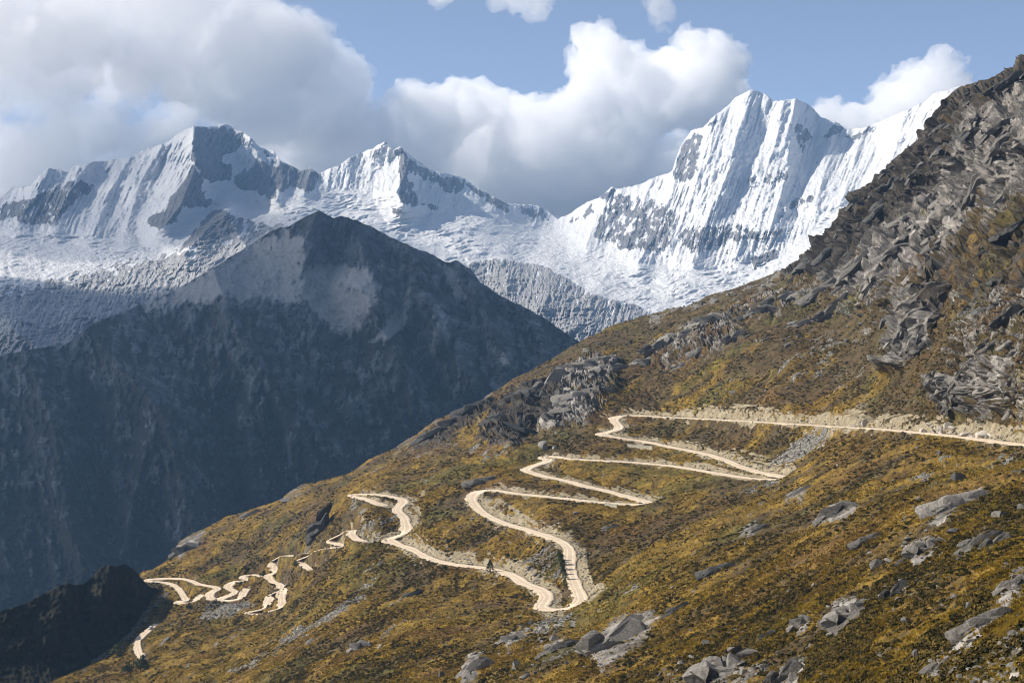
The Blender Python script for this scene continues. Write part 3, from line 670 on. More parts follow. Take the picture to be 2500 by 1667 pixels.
dark = m.range(n_tuft, 0.37, 0.48)
ground = m.mix(dark, (.012, .010, .004), ground)
n_rock = m.noise(0.07, 10, 0.72)
rockc = m.ramp(n_rock, [(0.32, (.040, .036, .031)), (0.46, (.115, .106, .095)), (0.55, (.23, .213, .19)), (0.68, (.40, .37, .33))])
rockd = m.ramp(n_rock, [(0.3, (.016, .014, .012)), (0.5, (.050, .043, .035)), (0.72, (.13, .11, .09))])  # darker ramp: dark rock, and shade painted onto the high wall
rockc = m.mix(m.range(m.math('ADD', m.attr('darkrock_shade'), m.math('MULTIPLY', m.math('SUBTRACT', n_big, 0.5), 0.9)), 0.35, 0.65), rockc, rockd)
vor = m.n('ShaderNodeTexVoronoi'); vor.inputs['Scale'].default_value = 1.3; m.l(pos, vor.inputs['Vector'])
hsv = m.n('ShaderNodeSeparateColor'); m.l(vor.outputs['Color'], hsv.inputs[0])
screec = m.ramp(hsv.outputs[0], [(0.0, (.045, .043, .038)), (0.35, (.10, .095, .082)), (0.7, (.185, .175, .15)), (1.0, (.33, .31, .265))])
earth = m.ramp(m.noise(0.25, 8, 0.72), [(0.25, (.11, .085, .05)), (0.48, (.235, .195, .125)), (0.72, (.39, .34, .24))])
rf = m.range(m.math('ADD', m.attr('rock'), m.math('MULTIPLY', m.math('SUBTRACT', n_fin, 0.5), 0.9)), 0.38, 0.58)
sf = m.range(m.math('ADD', m.attr('scree'), m.math('MULTIPLY', m.math('SUBTRACT', n_fin, 0.5), 1.1)), 0.42, 0.62)
cf = m.range(m.math('ADD', m.attr('cut'), m.math('MULTIPLY', m.math('SUBTRACT', n_fin, 0.5), 0.8)), 0.40, 0.62)
col = m.mix(sf, ground, screec); col = m.mix(rf, col, rockc); col = m.mix(cf, col, earth)
bh = m.math('ADD', m.math('MULTIPLY', n_fin, 0.7), m.math('ADD', m.math('MULTIPLY', n_tuft, 0.6), m.math('MULTIPLY', vor.outputs['Distance'], -0.35)))
m.bsdf(col, 0.93, bh, 1.0, 0.75, 0.15)
M_HILL = m.m
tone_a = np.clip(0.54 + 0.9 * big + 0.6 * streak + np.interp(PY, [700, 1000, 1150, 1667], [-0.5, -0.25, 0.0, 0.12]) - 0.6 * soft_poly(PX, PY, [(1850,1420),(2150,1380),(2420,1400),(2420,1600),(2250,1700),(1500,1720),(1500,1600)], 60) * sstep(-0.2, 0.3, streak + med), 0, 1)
dark_a = np.clip(upper * 0.9 * sstep(90, 40, PY - np.interp(PX, sx, ytop) - 30 + 60 * big) + 0.75 * soft_poly(PX, PY, [(1900,660),(2080,500),(2300,280),(2350,400),(2200,560),(2050,670)], 40)  # paints shade on wall faces turned from the sun; cliff band is dark rock
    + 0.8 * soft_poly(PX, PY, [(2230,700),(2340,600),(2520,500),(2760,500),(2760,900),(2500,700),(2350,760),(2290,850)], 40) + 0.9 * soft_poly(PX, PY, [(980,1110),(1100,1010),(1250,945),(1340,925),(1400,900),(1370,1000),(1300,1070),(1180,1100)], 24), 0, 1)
at = {'rock': ext(rockf), 'scree': ext(scree), 'cut': ext(cut), 'tone': ext(tone_a), 'darkrock_shade': ext(dark_a)}
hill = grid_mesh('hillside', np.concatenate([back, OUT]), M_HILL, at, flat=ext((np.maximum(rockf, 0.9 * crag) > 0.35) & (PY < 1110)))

def hill_at(px, py):
    """the built surface under a photo pixel: grid row and column"""
    c = int(np.clip(np.searchsorted(sx, px), 1, nc - 1))
    r = int(np.clip(np.searchsorted(PY[:, c], py), 1, nr - 1))
    return r, c

# ------------------------------------------------------------------ road surface ribbons
m = NT('dirt_road')
n1 = m.noise(0.5, 5, 0.65); n2 = m.noise(2.2, 3, 0.6)
rut = m.attr('across')
rut_f = m.range(m.math('ABSOLUTE', m.math('SUBTRACT', m.math('ABSOLUTE', rut), 0.42)), 0.0, 0.2)
n1 = m.noise(0.16, 8, 0.7)
base = m.ramp(n1, [(0.3, (.58, .46, .33)), (0.5, (.73, .61, .46)), (0.72, (.82, .72, .57))])
edge = m.range(m.math('ADD', m.math('ABSOLUTE', rut), m.math('MULTIPLY', m.math('SUBTRACT', n2, 0.5), 0.5)), 0.78, 1.0)
col = m.mix(m.math('MULTIPLY', rut_f, 0.42), base, (.36, .27, .18))
col = m.mix(m.math('MULTIPLY', edge, 0.7), col, (.40, .33, .235))
m.bsdf(col, 0.95, m.math('ADD', n1, n2), 0.12, 0.5, 0.1)
M_ROAD = m.m
for k, p in enumerate(roads3):
    t = np.gradient(p[:, :2], axis=0); t /= np.linalg.norm(t, axis=1, keepdims=True) + 1e-9
    nrm = np.stack([-t[:, 1], t[:, 0]], 1)
    n = len(p)
    turn = np.abs(np.gradient(np.unwrap(np.arctan2(t[:, 1], t[:, 0]))))
    for it in range(4): turn = np.convolve(np.pad(turn, 2, mode='edge'), np.ones(5) / 5, 'valid')
    w = 3.0 + np.clip(turn * 6.5, 0, 2.2) + 0.55 * perlin(np.arange(n) / 7.0, np.full(n, 0.5 + k), seed=140)
    endt = np.clip(np.minimum(np.arange(n), n - 1 - np.arange(n)) / 3.0, 0.15, 1)
    w = w * (0.82 if k else 1.0)
    dip = (1.6 * (1 - np.clip((np.minimum(np.arange(n), n - 1 - np.arange(n)) if k else n - 1 - np.arange(n)) / 2.0, 0, 1)))
    u = np.array([-1.12, -1, -0.7, -0.42, 0, 0.42, 0.7, 1, 1.12]); h = np.array([-0.75, 0.06, 0.02, -0.07, 0.05, -0.07, 0.02, 0.06, -0.75])
    G = np.zeros((n, len(u), 3)); ed = 0.34 * perlin(np.repeat(np.arange(n)[:, None] / 2.3, len(u), 1), np.tile(np.sign(u) * 9.5 + k, (n, 1)), seed=141)
    uu = u[None] + ed * (np.abs(u) > 0.9)
    G[..., :2] = p[:, None, :2] + nrm[:, None] * (uu * w[:, None])[..., None]
    G[..., 2] = p[:, 2:3] + h[None] + (0.25 if k else 0.05) - dip[:, None]
    grid_mesh('dirt_road', G, M_ROAD, {'across': np.tile(u, (n, 1))})

# ------------------------------------------------------------------ dark spur at the lower left
SPUR_SKY = [(-240,1590),(-100,1530),(0,1492),(60,1473),(110,1447),(140,1432),(165,1420),(182,1428),(200,1427),(228,1408),(240,1390),(255,1380),(270,1377),(282,1383),(292,1380),(303,1375),(318,1383),(332,1393),(345,1410),(365,1430),(400,1441),(440,1460)]
spur_d = TPS([(0,1492,950),(165,1420,998),(270,1377,1046),(345,1410,1082),(400,1441,1112),(440,1460,1125),(330,1540,1034),(230,1610,978),(120,1667,928),(0,1667,925),(0,1580,940),(200,1520,990),(-240,1590,915),(300,1470,1045),(-200,1800,860),(120,1800,880),(330,1700,960)], 1e-4)
nc2, nr2 = 270, 130
s2 = np.linspace(-230, 430, nc2)
y2 = jag(s2, np.interp(s2, *zip(*SPUR_SKY)), 2.6, 151)
Q = np.broadcast_to(s2, (nr2, nc2)).copy(); QY = y2[None] + (1800 - y2)[None] * np.linspace(0, 1, nr2)[:, None] ** 0.95
QD = spur_d(Q, QY)
for line, amp, wid in [([(270,1377),(255,1440),(230,1500)], 14, 34), ([(165,1420),(150,1490),(110,1560)], 10, 40), ([(320,1385),(330,1450),(320,1500)], 8, 26), ([(210,1430),(190,1520)], -8, 26)]:
    w = np.clip(1 - seg_dist(Q, QY, line) / wid, 0, 1); QD -= amp * w
bm1 = fbm(Q / 40, QY / 40, o=5, seed=152); bm2 = fbm(Q / 9, QY / 9, o=3, seed=153)
QD += 7 * bm1 + 2.2 * bm2
SP = to3d(Q, QY, QD)
bk = np.stack([SP[0] + np.array([0.0, k, -0.9 * k]) for k in (200, 80, 25, 6)])
ext2 = lambda a: np.concatenate([np.repeat(a[:1], 4, 0), a])
rk2 = np.clip(0.9 * bm1 + 0.8 * bm2 + 0.02, 0, 1) * (QY - y2[None] > 15)
m = NT('spur_painted_shade')  # near-black colour paints in the spur's own shadow
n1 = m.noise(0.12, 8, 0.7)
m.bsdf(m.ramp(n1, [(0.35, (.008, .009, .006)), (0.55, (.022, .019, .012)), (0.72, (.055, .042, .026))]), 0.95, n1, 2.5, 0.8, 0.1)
grid_mesh('dark_spur', np.concatenate([bk, SP]), m.m, {'rock': ext2(rk2), 'scree': ext2(rk2 * 0), 'cut': ext2(rk2 * 0), 'tone': ext2(0 * rk2 - 1), 'darkrock_shade': ext2(1.5 + 0 * rk2)})

# ------------------------------------------------------------------ clouds: closed bodies of water droplets
def droplets(name, dens):
    cm = bpy.data.materials.new(name); cm.use_nodes = True
    ct = cm.node_tree; ct.nodes.clear()
    co_ = ct.nodes.new('ShaderNodeOutputMaterial'); cv = ct.nodes.new('ShaderNodeVolumePrincipled')
    cv.inputs['Color'].default_value = (1.0, 1.0, 1.0, 1)
    cv.inputs['Density'].default_value = dens
    cv.inputs['Anisotropy'].default_value = 0.0
    ct.links.new(cv.outputs[0], co_.inputs['Volume'])
    return cm
M_THICK = droplets('thick_cloud', 0.0047); M_THIN = droplets('thin_cloud', 0.0024); M_SHEER = droplets('sheer_cloud', 0.0011); M_WISP = droplets('wisp_cloud', 0.0022); M_VEIL = droplets('shading_cloud', 0.0040)

def puffs(outline, dist, count, rmin, rmax, seed, deep=1.0):
    """balls filling an outline seen from the place, at a distance in metres"""
    rg = np.random.default_rng(seed)
    xs = [p[0] for p in outline]; ys = [p[1] for p in outline]
    out = []
    tries = 0
    while len(out) < count and tries < 40000:
        tries += 1
        x = rg.uniform(min(xs), max(xs)); y = rg.uniform(min(ys), max(ys))
        ax, ay = np.array([x]), np.array([y])
        if not in_poly(ax, ay, outline)[0]: continue
        e = seg_dist(ax, ay, outline + [outline[0]])[0]
        r = min(rmax, e * rg.uniform(0.85, 1.05))
        if r < rmin: continue
        m_ = dist / F
        out.append(((x - CX) * m_, dist + (700 * math.sin(x * 0.021 + y * 0.013 + seed) + rg.normal() * 160) * deep, (CY - y) * m_, r * m_ * 1.06))
    return out

def cauliflower(balls, seed, kids=7):
    """smaller puffs growing on the outside of each ball, mostly upwards"""
    rg = np.random.default_rng(seed + 5); out = list(balls)
    for x, y, z, r in balls:
        for k in range(kids):
            d = rg.normal(size=3); d[2] += 0.45; d /= np.linalg.norm(d)
            q = r * rg.uniform(0.25, 0.5)
            out.append((x + d[0] * r * 0.9, y + d[1] * r * 0.9, z + d[2] * r * 0.9, q))
    return out

def surface_nets(f, org, h):
    """closed quad mesh of the zero surface of a grid of values (positive inside)"""
    s = f > 0
    nx, ny, nz = f.shape
    c = np.zeros((nx - 1, ny - 1, nz - 1), np.int8)
    for a in (0, 1):
        for b in (0, 1):
            for d in (0, 1): c += s[a:nx - 1 + a, b:ny - 1 + b, d:nz - 1 + d]
    act = (c > 0) & (c < 8)
    I = np.argwhere(act); ids = np.full(act.shape, -1, np.int64); ids[act] = np.arange(len(I))
    pos = np.zeros((len(I), 3)); cnt = np.zeros(len(I))
    for ax in range(3):
        o1, o2 = [k for k in range(3) if k != ax]
        for a in (0, 1):
            for b in (0, 1):
                p = I.copy(); p[:, o1] += a; p[:, o2] += b
                q = p.copy(); q[:, ax] += 1
                fp = f[tuple(p.T)]; fq = f[tuple(q.T)]; k = (fp > 0) != (fq > 0)
                t = fp[k] / (fp[k] - fq[k])
                w = p[k].astype(float); w[:, ax] += t
                pos[k] += w; cnt[k] += 1
    pos = org + h * pos / cnt[:, None]
    quads = []
    for ax in range(3):
        o1, o2 = [k for k in range(3) if k != ax]
        sl0 = [slice(1, -1)] * 3; sl1 = [slice(1, -1)] * 3; sl0[ax] = slice(0, -1); sl1[ax] = slice(1, None)
        d = s[tuple(sl0)] != s[tuple(sl1)]
        E = np.argwhere(d); 
        E[:, o1] += 1; E[:, o2] += 1
        ring = []
        for a, b in ((-1, -1), (0, -1), (0, 0), (-1, 0)):
            e = E.copy(); e[:, o1] += a; e[:, o2] += b; ring.append(ids[tuple(e.T)])
        qd = np.stack(ring, 1); ins = s[tuple(E.T)]
        flip = ins if ax == 1 else ~ins
        qd[flip] = qd[flip][:, ::-1]
        quads.append(qd)
    return pos, np.vstack(quads)

def cloud(balls, voxel, seed, label, amp=1.0, cm=M_THICK):
    B = np.array(balls); pad = 260 * amp + 2 * voxel
    lo = (B[:, :3] - B[:, 3:]).min(0) - pad; hi = (B[:, :3] + B[:, 3:]).max(0) + pad
    n = np.ceil((hi - lo) / voxel).astype(int) + 1
    ax = [lo[k] + voxel * np.arange(n[k]) for k in range(3)]
    f = np.full(n, -1000.0, np.float32)
    for x, y, z, r in balls:
        g = r + pad; sl = []
        for k, v in enumerate((x, y, z)):
            sl.append(slice(max(0, int((v - g - lo[k]) / voxel)), int((v + g - lo[k]) / voxel) + 2))
        X_ = ax[0][sl[0]][:, None, None]; Y_ = ax[1][sl[1]][None, :, None]; Z_ = ax[2][sl[2]][None, None, :]
        d = r - np.sqrt((X_ - x) ** 2 + (Y_ - y) ** 2 + (Z_ - z) ** 2)
        cur = f[tuple(sl)]; k_ = 60.0; hh = np.clip(1 - np.abs(cur - d) / k_, 0, 1)
        f[tuple(sl)] = np.maximum(cur, d) + hh * hh * k_ * 0.25
    near_ = np.abs(f) < pad
    i = np.argwhere(near_); w = lo + voxel * i
    x, y, z = w.T.astype(np.float32)
    nz_ = np.zeros(len(i), np.float32)
    for lam, a in ((820, 105), (380, 90), (190, 84), (95, 56), (58, 34)):
        nz_ += a * (0.55 - 1.7 * np.abs(perlin(x / lam, y / lam, z / (lam * 0.85), seed=seed + lam)))
    f[near_] += amp * (nz_ - 22)
    f[0] = f[-1] = -50; f[:, 0] = f[:, -1] = -50; f[:, :, 0] = f[:, :, -1] = -50
    pos, q = surface_nets(f, lo, voxel)
    me = bpy.data.meshes.new('cloud')
    me.vertices.add(len(pos)); me.vertices.foreach_set('co', pos.astype(np.float32).ravel())
    me.loops.add(q.size); me.loops.foreach_set('vertex_index', q.ravel().astype(np.int32))
    me.polygons.add(len(q)); me.polygons.foreach_set('loop_start', np.arange(0, q.size, 4, dtype=np.int32))
    me.update(calc_edges=True); me.polygons.foreach_set('use_smooth', np.ones(len(q), bool))
    me.materials.append(cm)
    o = bpy.data.objects.new('cloud', me); C.objects.link(o)
    o['label'] = label; o['category'] = 'cloud'; o['group'] = 'cumulus clouds'
    return o

CLOUDS = [
 ([(300,-60),(600,-70),(640,0),(720,40),(800,80),(870,140),(890,210),(870,270),(830,330),(600,330),(540,290),(470,250),(400,240),(320,220),(290,120),(330,60)], 12500, 90, 24, 95, 1, 'large grey cumulus cloud towering over the left snow peak'),
 ([(-170,-60),(330,-60),(330,20),(300,30),(270,70),(250,130),(180,190),(100,235),(0,245),(-170,240)], 12000, 60, 22, 85, 11, 'grey cloud mass at the far end of the snow range'),
 ([(210,140),(300,120),(420,200),(520,250),(500,300),(400,270),(300,235),(220,200)], 12900, 30, 14, 46, 12, 'ragged white cloud between the grey cumulus clouds'),
 ([(560,300),(700,270),(820,250),(900,260),(950,330),(960,430),(880,470),(700,490),(560,440)], 13300, 50, 20, 75, 13, 'pale cloud bank in the gap behind the two left peaks'),
 ([(-170,275),(0,252),(100,270),(220,255),(330,280),(440,290),(540,310),(540,440),(0,560),(-170,560)], 11600, 80, 22, 62, 2, 'low white cloud bank behind the left snow ridge'),
 ([(915,334),(960,264),(1000,239),(1080,244),(1130,222),(1190,234),(1250,229),(1320,274),(1400,239),(1440,194),(1600,274),(1640,334),(1590,384),(1600,434),(1480,484),(1300,534),(1100,514),(1000,454),(930,434)], 13500, 110, 20, 90, 3, 'broad white cumulus cloud with grey base over the snow saddle'),
 ([(1375,112),(1430,82),(1480,97),(1540,132),(1600,117),(1680,137),(1740,132),(1800,162),(1790,202),(1840,232),(1880,242),(1760,322),(1650,312),(1560,302),(1460,272),(1400,202)], 14200, 70, 16, 80, 4, 'bright white cumulus cloud beside the right snow summit'),
 ([(2000,290),(2020,255),(2045,230),(2090,255),(2110,280),(2160,240),(2170,175),(2230,190),(2270,180),(2300,230),(2350,235),(2420,215),(2450,260),(2420,380),(2200,420),(2080,390),(2010,340)], 13800, 60, 15, 70, 5, 'white cumulus cloud rising behind the fluted ice ridge'),
 ([(1030,-70),(1350,-70),(1360,-20),(1320,5),(1270,0),(1200,10),(1130,-5),(1050,-10)], 12500, 40, 7, 26, 6, 'small ragged white cloud high in the blue sky'),
 ([(1600,380),(1620,340),(1680,330),(1720,360),(1700,450),(1600,470)], 12800, 18, 14, 40, 7, 'small white cloud at the shoulder of the right snow peak'),
 ([(1310,530),(1340,505),(1380,510),(1400,540),(1380,570),(1320,570)], 14500, 10, 10, 26, 8, 'tiny white cloud showing in the saddle between peaks'),
 ([(1560,20),(1575,-20),(1600,0),(1610,40),(1630,70),(1600,75)], 12000, 10, 6, 16, 9, 'thin white cloud wisp above the bright cumulus'),
]
for outline, dist, cnt, r0, r1, sd, lab in CLOUDS:
    small = sd in (6, 7, 8, 9)
    cloud(cauliflower(puffs(outline, dist, cnt, r0, r1, sd, 0.7), sd, 3), 18 if small else 26, 40 * sd, lab, 0.6 if small else 0.95, M_WISP if sd in (6, 9) else M_THIN if sd in (1, 2, 11, 12, 13) else M_THICK)
# the cloud whose shadow lies on the middle mountain, above and left of the view
rg = np.random.default_rng(77)
sh = []
def over(gx, gy, gz, h):
    t = (h - gz) / SUN.z
    return gx + SUN.x * t, gy + SUN.y * t
for gx0, gy0, gz0, ex, ey, k in [(-560,3150,-50,1000,650,34), (-1250,3900,100,800,800,26), (100,3250,50,500,330,12), (-900,2550,-350,420,330,12), (-500,2600,-300,400,250,8), (-300,980,-190,90,60,0)]:
    for i in range(k):
        a = rg.uniform(0, 2 * math.pi); q = math.sqrt(rg.uniform(0, 1))
        h = 2350 + rg.normal() * 60
        cx_, cy_ = over(gx0 + ex * q * math.cos(a), gy0 + ey * q * math.sin(a), gz0, h)
        sh.append((cx_, cy_, h, rg.uniform(200, 340)))
sheer = []
for i in range(40):
    h = 2700 + rg.normal() * 50
    cx_, cy_ = over(-1750 + 750 * rg.uniform(-1, 1), 6150 + 620 * rg.uniform(-1, 1), 650, h)
    sheer.append((cx_, cy_, h, rg.uniform(170, 300)))
cloud(sheer, 70, 950, 'thin cloud sheet dimming the sun on the left snow peak', 0.7, M_SHEER)
cloud(sh, 70, 900, 'grey cloud drifting over the middle mountain and shading it', 0.7, M_VEIL)

# ------------------------------------------------------------------ small mesh helpers
def mesh_obj(name, bm, mat, parent=None, smooth=False, link=True):
    me = bpy.data.meshes.new(name)
    bmesh.ops.recalc_face_normals(bm, faces=bm.faces)
    bm.to_mesh(me); bm.free()
    if smooth: me.polygons.foreach_set('use_smooth', np.ones(len(me.polygons), bool))
    me.materials.append(mat)
    o = bpy.data.objects.new(name, me)
    if link: C.objects.link(o)
    if parent: o.parent = parent
    return o
def tag(o, label, cat, group=None):
    o['label'] = label; o['category'] = cat
    if group: o['group'] = group
    return o
def empty(name, loc, rz=0.0):
    o = bpy.data.objects.new(name, None); C.objects.link(o); o.location = loc; o.rotation_euler = (0, 0, rz)
    o.empty_display_size = 0.3
    return o
def bm_box(bm, lo, hi, bevel=0.0):
    g = bmesh.ops.create_cube(bm, size=1.0)
    for v in g['verts']:
        for k in range(3): v.co[k] = lo[k] if v.co[k] < 0 else hi[k]
    if bevel:
        es = list({e for v in g['verts'] for e in v.link_edges})
        bmesh.ops.bevel(bm, geom=es, offset=bevel, segments=2, affect='EDGES')

# ------------------------------------------------------------------ stone
def stone_mat(name, stops, scale=1.0):
    m = NT(name)
    tc = m.n('ShaderNodeTexCoord').outputs['Object']; inf = m.n('ShaderNodeObjectInfo')
    add = m.n('ShaderNodeVectorMath', operation='ADD'); m.l(m.pos(), add.inputs[0]); 
    nn = m.noise(1.6 * scale, 6, 0.7); n2 = m.noise(6.0 * scale, 4, 0.65)
    c = m.ramp(m.math('ADD', m.math('MULTIPLY', nn, 0.75), m.math('MULTIPLY', inf.outputs['Random'], 0.25)), stops)
    lich = m.range(m.noise(0.9 * scale, 5, 0.7), 0.56, 0.66)
    c = m.mix(m.math('MULTIPLY', lich, 0.55), c, (.075, .066, .050))
    m.bsdf(c, 0.9, m.math('ADD', nn, m.math('MULTIPLY', n2, 0.4)), 0.35, 0.8, 0.2)
    return m.m
M_STONE = stone_mat('grey_stone', [(0.3, (.075, .070, .062)), (0.52, (.165, .155, .138)), (0.72, (.29, .27, .24))])
M_DARK = stone_mat('dark_stone', [(0.3, (.04, .04, .038)), (0.52, (.085, .083, .078)), (0.75, (.15, .145, .135))])
M_PALE = stone_mat('pale_stone', [(0.3, (.20, .175, .145)), (0.5, (.37, .335, .285)), (0.7, (.54, .495, .43))])

def rock_mesh(seed, flat=0.75, sub=3, sharp=0.5):
    """an angular lump of about unit width resting on z = 0"""
    rg = np.random.default_rng(seed)
    bm = bmesh.new(); bmesh.ops.create_icosphere(bm, subdivisions=sub, radius=0.5)
    co = np.array([v.co[:] for v in bm.verts])
    for k in range(int(7 + rg.integers(4))):
        n = rg.normal(size=3); n /= np.linalg.norm(n); c = rg.uniform(0.13, 0.34)
        s = co @ n; co -= np.outer(np.clip(s - c, 0, None) * 0.95, n)
    s = seed * 7.7
    h = 0.05 * fbm(co[:, 0] * 2.5 + s, co[:, 1] * 2.5, co[:, 2] * 2.5, o=4, seed=seed)
    co += co / (np.linalg.norm(co, axis=1, keepdims=True) + 1e-9) * h[:, None]
    co *= [rg.uniform(0.95, 1.3), rg.uniform(0.7, 1.0), flat]
    co[:, 2] -= co[:, 2].min() * 0.62
    for v, c in zip(bm.verts, co): v.co = c
    return bm
stone_objs = [mesh_obj('stone', rock_mesh(200 + k, 0.6, 1 if k < 4 else 2), M_STONE, link=False) for k in range(6)]
boulder_me = {}
for key, mat in (('grey', M_STONE), ('dark', M_DARK), ('pale', M_PALE)):
    boulder_me[key] = [mesh_obj('boulder', rock_mesh(300 + k, f, 4), mat, link=False).data for k, f in enumerate((0.85, 0.7, 0.55, 0.95, 0.62, 0.45))]

def ground_px(px, py):
    r, c = hill_at(px, py)
    return OUT[r, c], D[r, c], HILL_N[r, c]

def boulder(px, py, size, label, key='grey', shape=None, group=None, name='boulder', tall=1.0):
    p, d, n = ground_px(px, py + size * 0.2)
    me = boulder_me[key][random.randrange(6) if shape is None else shape]
    o = bpy.data.objects.new(name, me); C.objects.link(o)
    w = size * 1.25 * d / F
    o.location = (p[0], p[1], p[2] - 0.12 * w)
    o.rotation_euler = (random.uniform(-.25, .25), random.uniform(-.35, .1), random.uniform(0, 6.28))
    o.scale = (w, w * random.uniform(.8, 1.05), w * random.uniform(.85, 1.05) * tall)
    return tag(o, label, 'boulder', group)

for args in [
    (1803, 1585, 70, 'broad flat topped grey boulder lying in golden grass at slope foot', 'grey', 2), (2148, 1384, 36, 'blocky grey boulder with clean faces on the grass beside a smaller rounded one', 'grey', 0), (2178, 1376, 24, 'smaller grey boulder touching the blocky boulder on the grass', 'grey', 1),
    (2099, 1385, 20, 'low grey stone just downhill of the blocky boulder', 'grey', 4), (2451, 1252, 46, 'tall angular grey boulder standing above the tussock grass', 'grey', 3), (2490, 1238, 44, 'long dark slab boulder leaning beside the tall angular boulder', 'dark', 4),
    (2343, 1174, 30, 'dark squat boulder alone on grass below the upper road', 'dark', 0), (2333, 1302, 28, 'dark grey boulder above the cracked slab outcrop', 'dark', 1), (2383, 1280, 44, 'flat shelving grey rock between grass tufts and the slab outcrop', 'grey', 5),
    (2297, 1106, 18, 'small dark boulder just under the upper road bank', 'dark', 3), (2338, 1129, 14, 'flat pale stone on the bank under the upper road', 'pale', 5), (2045, 1137, 10, 'tiny white rock alone on the long grass slope', 'pale', 3),
    (1644, 1430, 34, 'flat grey boulder half sunk in dark heath', 'grey', 5), (1727, 1580, 22, 'rounded grey boulder next to the broad flat topped one', 'grey', 1), (2248, 1408, 32, 'dark boulder at the edge of the wet grass hollow', 'dark', 1), (2206, 1424, 22, 'small dark boulder below the hollow edge', 'dark', 0),
    (2458, 1589, 50, 'pale flat slab lying on the scree by tussocks', 'pale', 5), (2420, 1620, 24, 'dark stone under the pale flat slab on scree', 'dark', 2), (2346, 1643, 11, 'small upright grey stone on the bare scree', 'grey', 3), (2484, 1652, 42, 'pale broken boulder at the foot of the scree', 'pale', 1),
    (2156, 787, 26, 'dark boulder on the high scree slope under the crag', 'dark', 0), (2133, 788, 16, 'small dark rock next to the dark boulder under the crag', 'dark', 1), (2103, 766, 20, 'dark flat rock at the top of the high scree slope', 'dark', 2), (1327, 1088, 32, 'pale grey boulder below the slab crag by the hairpin', 'grey', 0), (1354, 1087, 26, 'low pale boulder next to the slab crag foot', 'pale', 4),
    (1097, 1320, 15, 'dark boulder perched above the pale road cutting', 'dark', 3), (696, 1224, 26, 'smooth pale boulder perched on the spur crest', 'grey', 1), (693, 1502, 11, 'dark boulder at the head of the long gully', 'dark', 0), (735, 1182, 12, 'small grey rock on the spur crest', 'grey', 2),
    (1617, 1652, 28, 'grey boulder cut by shadow near the slab outcrop', 'grey', 4), (1240, 1232, 11, 'small grey boulder on the bank between two road legs', 'grey', 3), (1405, 1256, 12, 'grey boulder on the bank below the concrete wall', 'grey', 0), (1698, 1602, 46, 'long grey rock shelf beside the rounded boulder', 'grey', 5), (2560, 1500, 40, 'grey boulder beyond the scree edge', 'grey', 1)]:
    boulder(*args)
for px, py, s in [(2329,1457,24),(2353,1450,28),(2334,1477,26),(2372,1456,22),(2390,1451,24),(2350,1470,20),(2372,1478,24),(2312,1470,16)]:
    boulder(px, py, s, 'grey boulder in the tight cluster on green grass', 'grey', None, 'boulders of the tight cluster')
for k in range(30):
    px = random.uniform(2252, 2418); s = 12 + 24 * random.random() ** 1.6; py = 1033 + (px - 2250) * 0.075 + random.uniform(0, 14)
    boulder(px, py, s, 'pale blasted rock heaped beside the upper road', 'pale', None, 'blasted rocks by the upper road')
for px, py, s, t in [(2098,1028,18,0.9),(2112,1024,20,1.0),(2085,1032,18,0.8),(2132,1032,20,0.8)]:
    boulder(px, py, s, 'pale rock heaped at the bend of the upper road', 'pale', 3, 'pale rocks at the road bend', tall=t)
# outcrops: bodies of jointed slabs that lie along the fall line
def outcrop_mesh(seed, blocks):
    rg = np.random.default_rng(seed); big_bm = bmesh.new()
    for b_ in range(blocks):
        bm = rock_mesh(seed * 31 + b_, 0.8, 3); L = rg.uniform(0.35, 0.75); W = rg.uniform(0.16, 0.34); H = rg.uniform(0.16, 0.34)
        off = (rg.uniform(-0.38, 0.38), rg.uniform(-0.24, 0.24), rg.uniform(-0.10, 0.02)); yaw = rg.normal() * 0.16; pitch = rg.normal() * 0.12
        me = bpy.data.meshes.new('tmp')
        for v in bm.verts:
            x, y, z = v.co.x * L, v.co.y * W * 1.3, v.co.z * H * 1.5
            z += x * pitch; x, y = x * math.cos(yaw) - y * math.sin(yaw), x * math.sin(yaw) + y * math.cos(yaw)
            v.co = (x + off[0], y + off[1], z + off[2])
        bm.to_mesh(me); bm.free(); big_bm.from_mesh(me); bpy.data.meshes.remove(me)
    return big_bm
outcrop_me = [mesh_obj('rock_outcrop', outcrop_mesh(500 + k, n_), M_STONE, link=False).data for k, n_ in enumerate((9, 7, 8, 6, 10))]
outcrop_dark = []
for me in outcrop_me:
    c_ = me.copy(); c_.materials.clear(); c_.materials.append(M_DARK); outcrop_dark.append(c_)
from mathutils import Matrix
def outcrop(px, py, size, label, shape=0, dark=False, tall=1.0, group=None, turn=0.0):
    r, c = hill_at(px, py)
    n = Vector(N[r, c]); n = (n + Vector((0, 0, 0.5))).normalized(); down = Vector((-0.86, 0.1, -0.5)); x = (down - n * down.dot(n)).normalized()
    y = n.cross(x)
    m_ = Matrix((x, y, n)).transposed().to_4x4() @ Matrix.Rotation(turn, 4, 'Z')
    w = size * 1.12 * D[r, c] / F
    o = bpy.data.objects.new('rock_outcrop', (outcrop_dark if dark else outcrop_me)[shape]); C.objects.link(o)
    o.matrix_world = Matrix.Translation(Vector(OUT[r, c]) - n * 0.02 * w) @ m_ @ Matrix.Diagonal((w, w * 0.9, w * (1.1 if py > 1150 else 0.75) * tall, 1))
    return tag(o, label, 'rock outcrop', group)
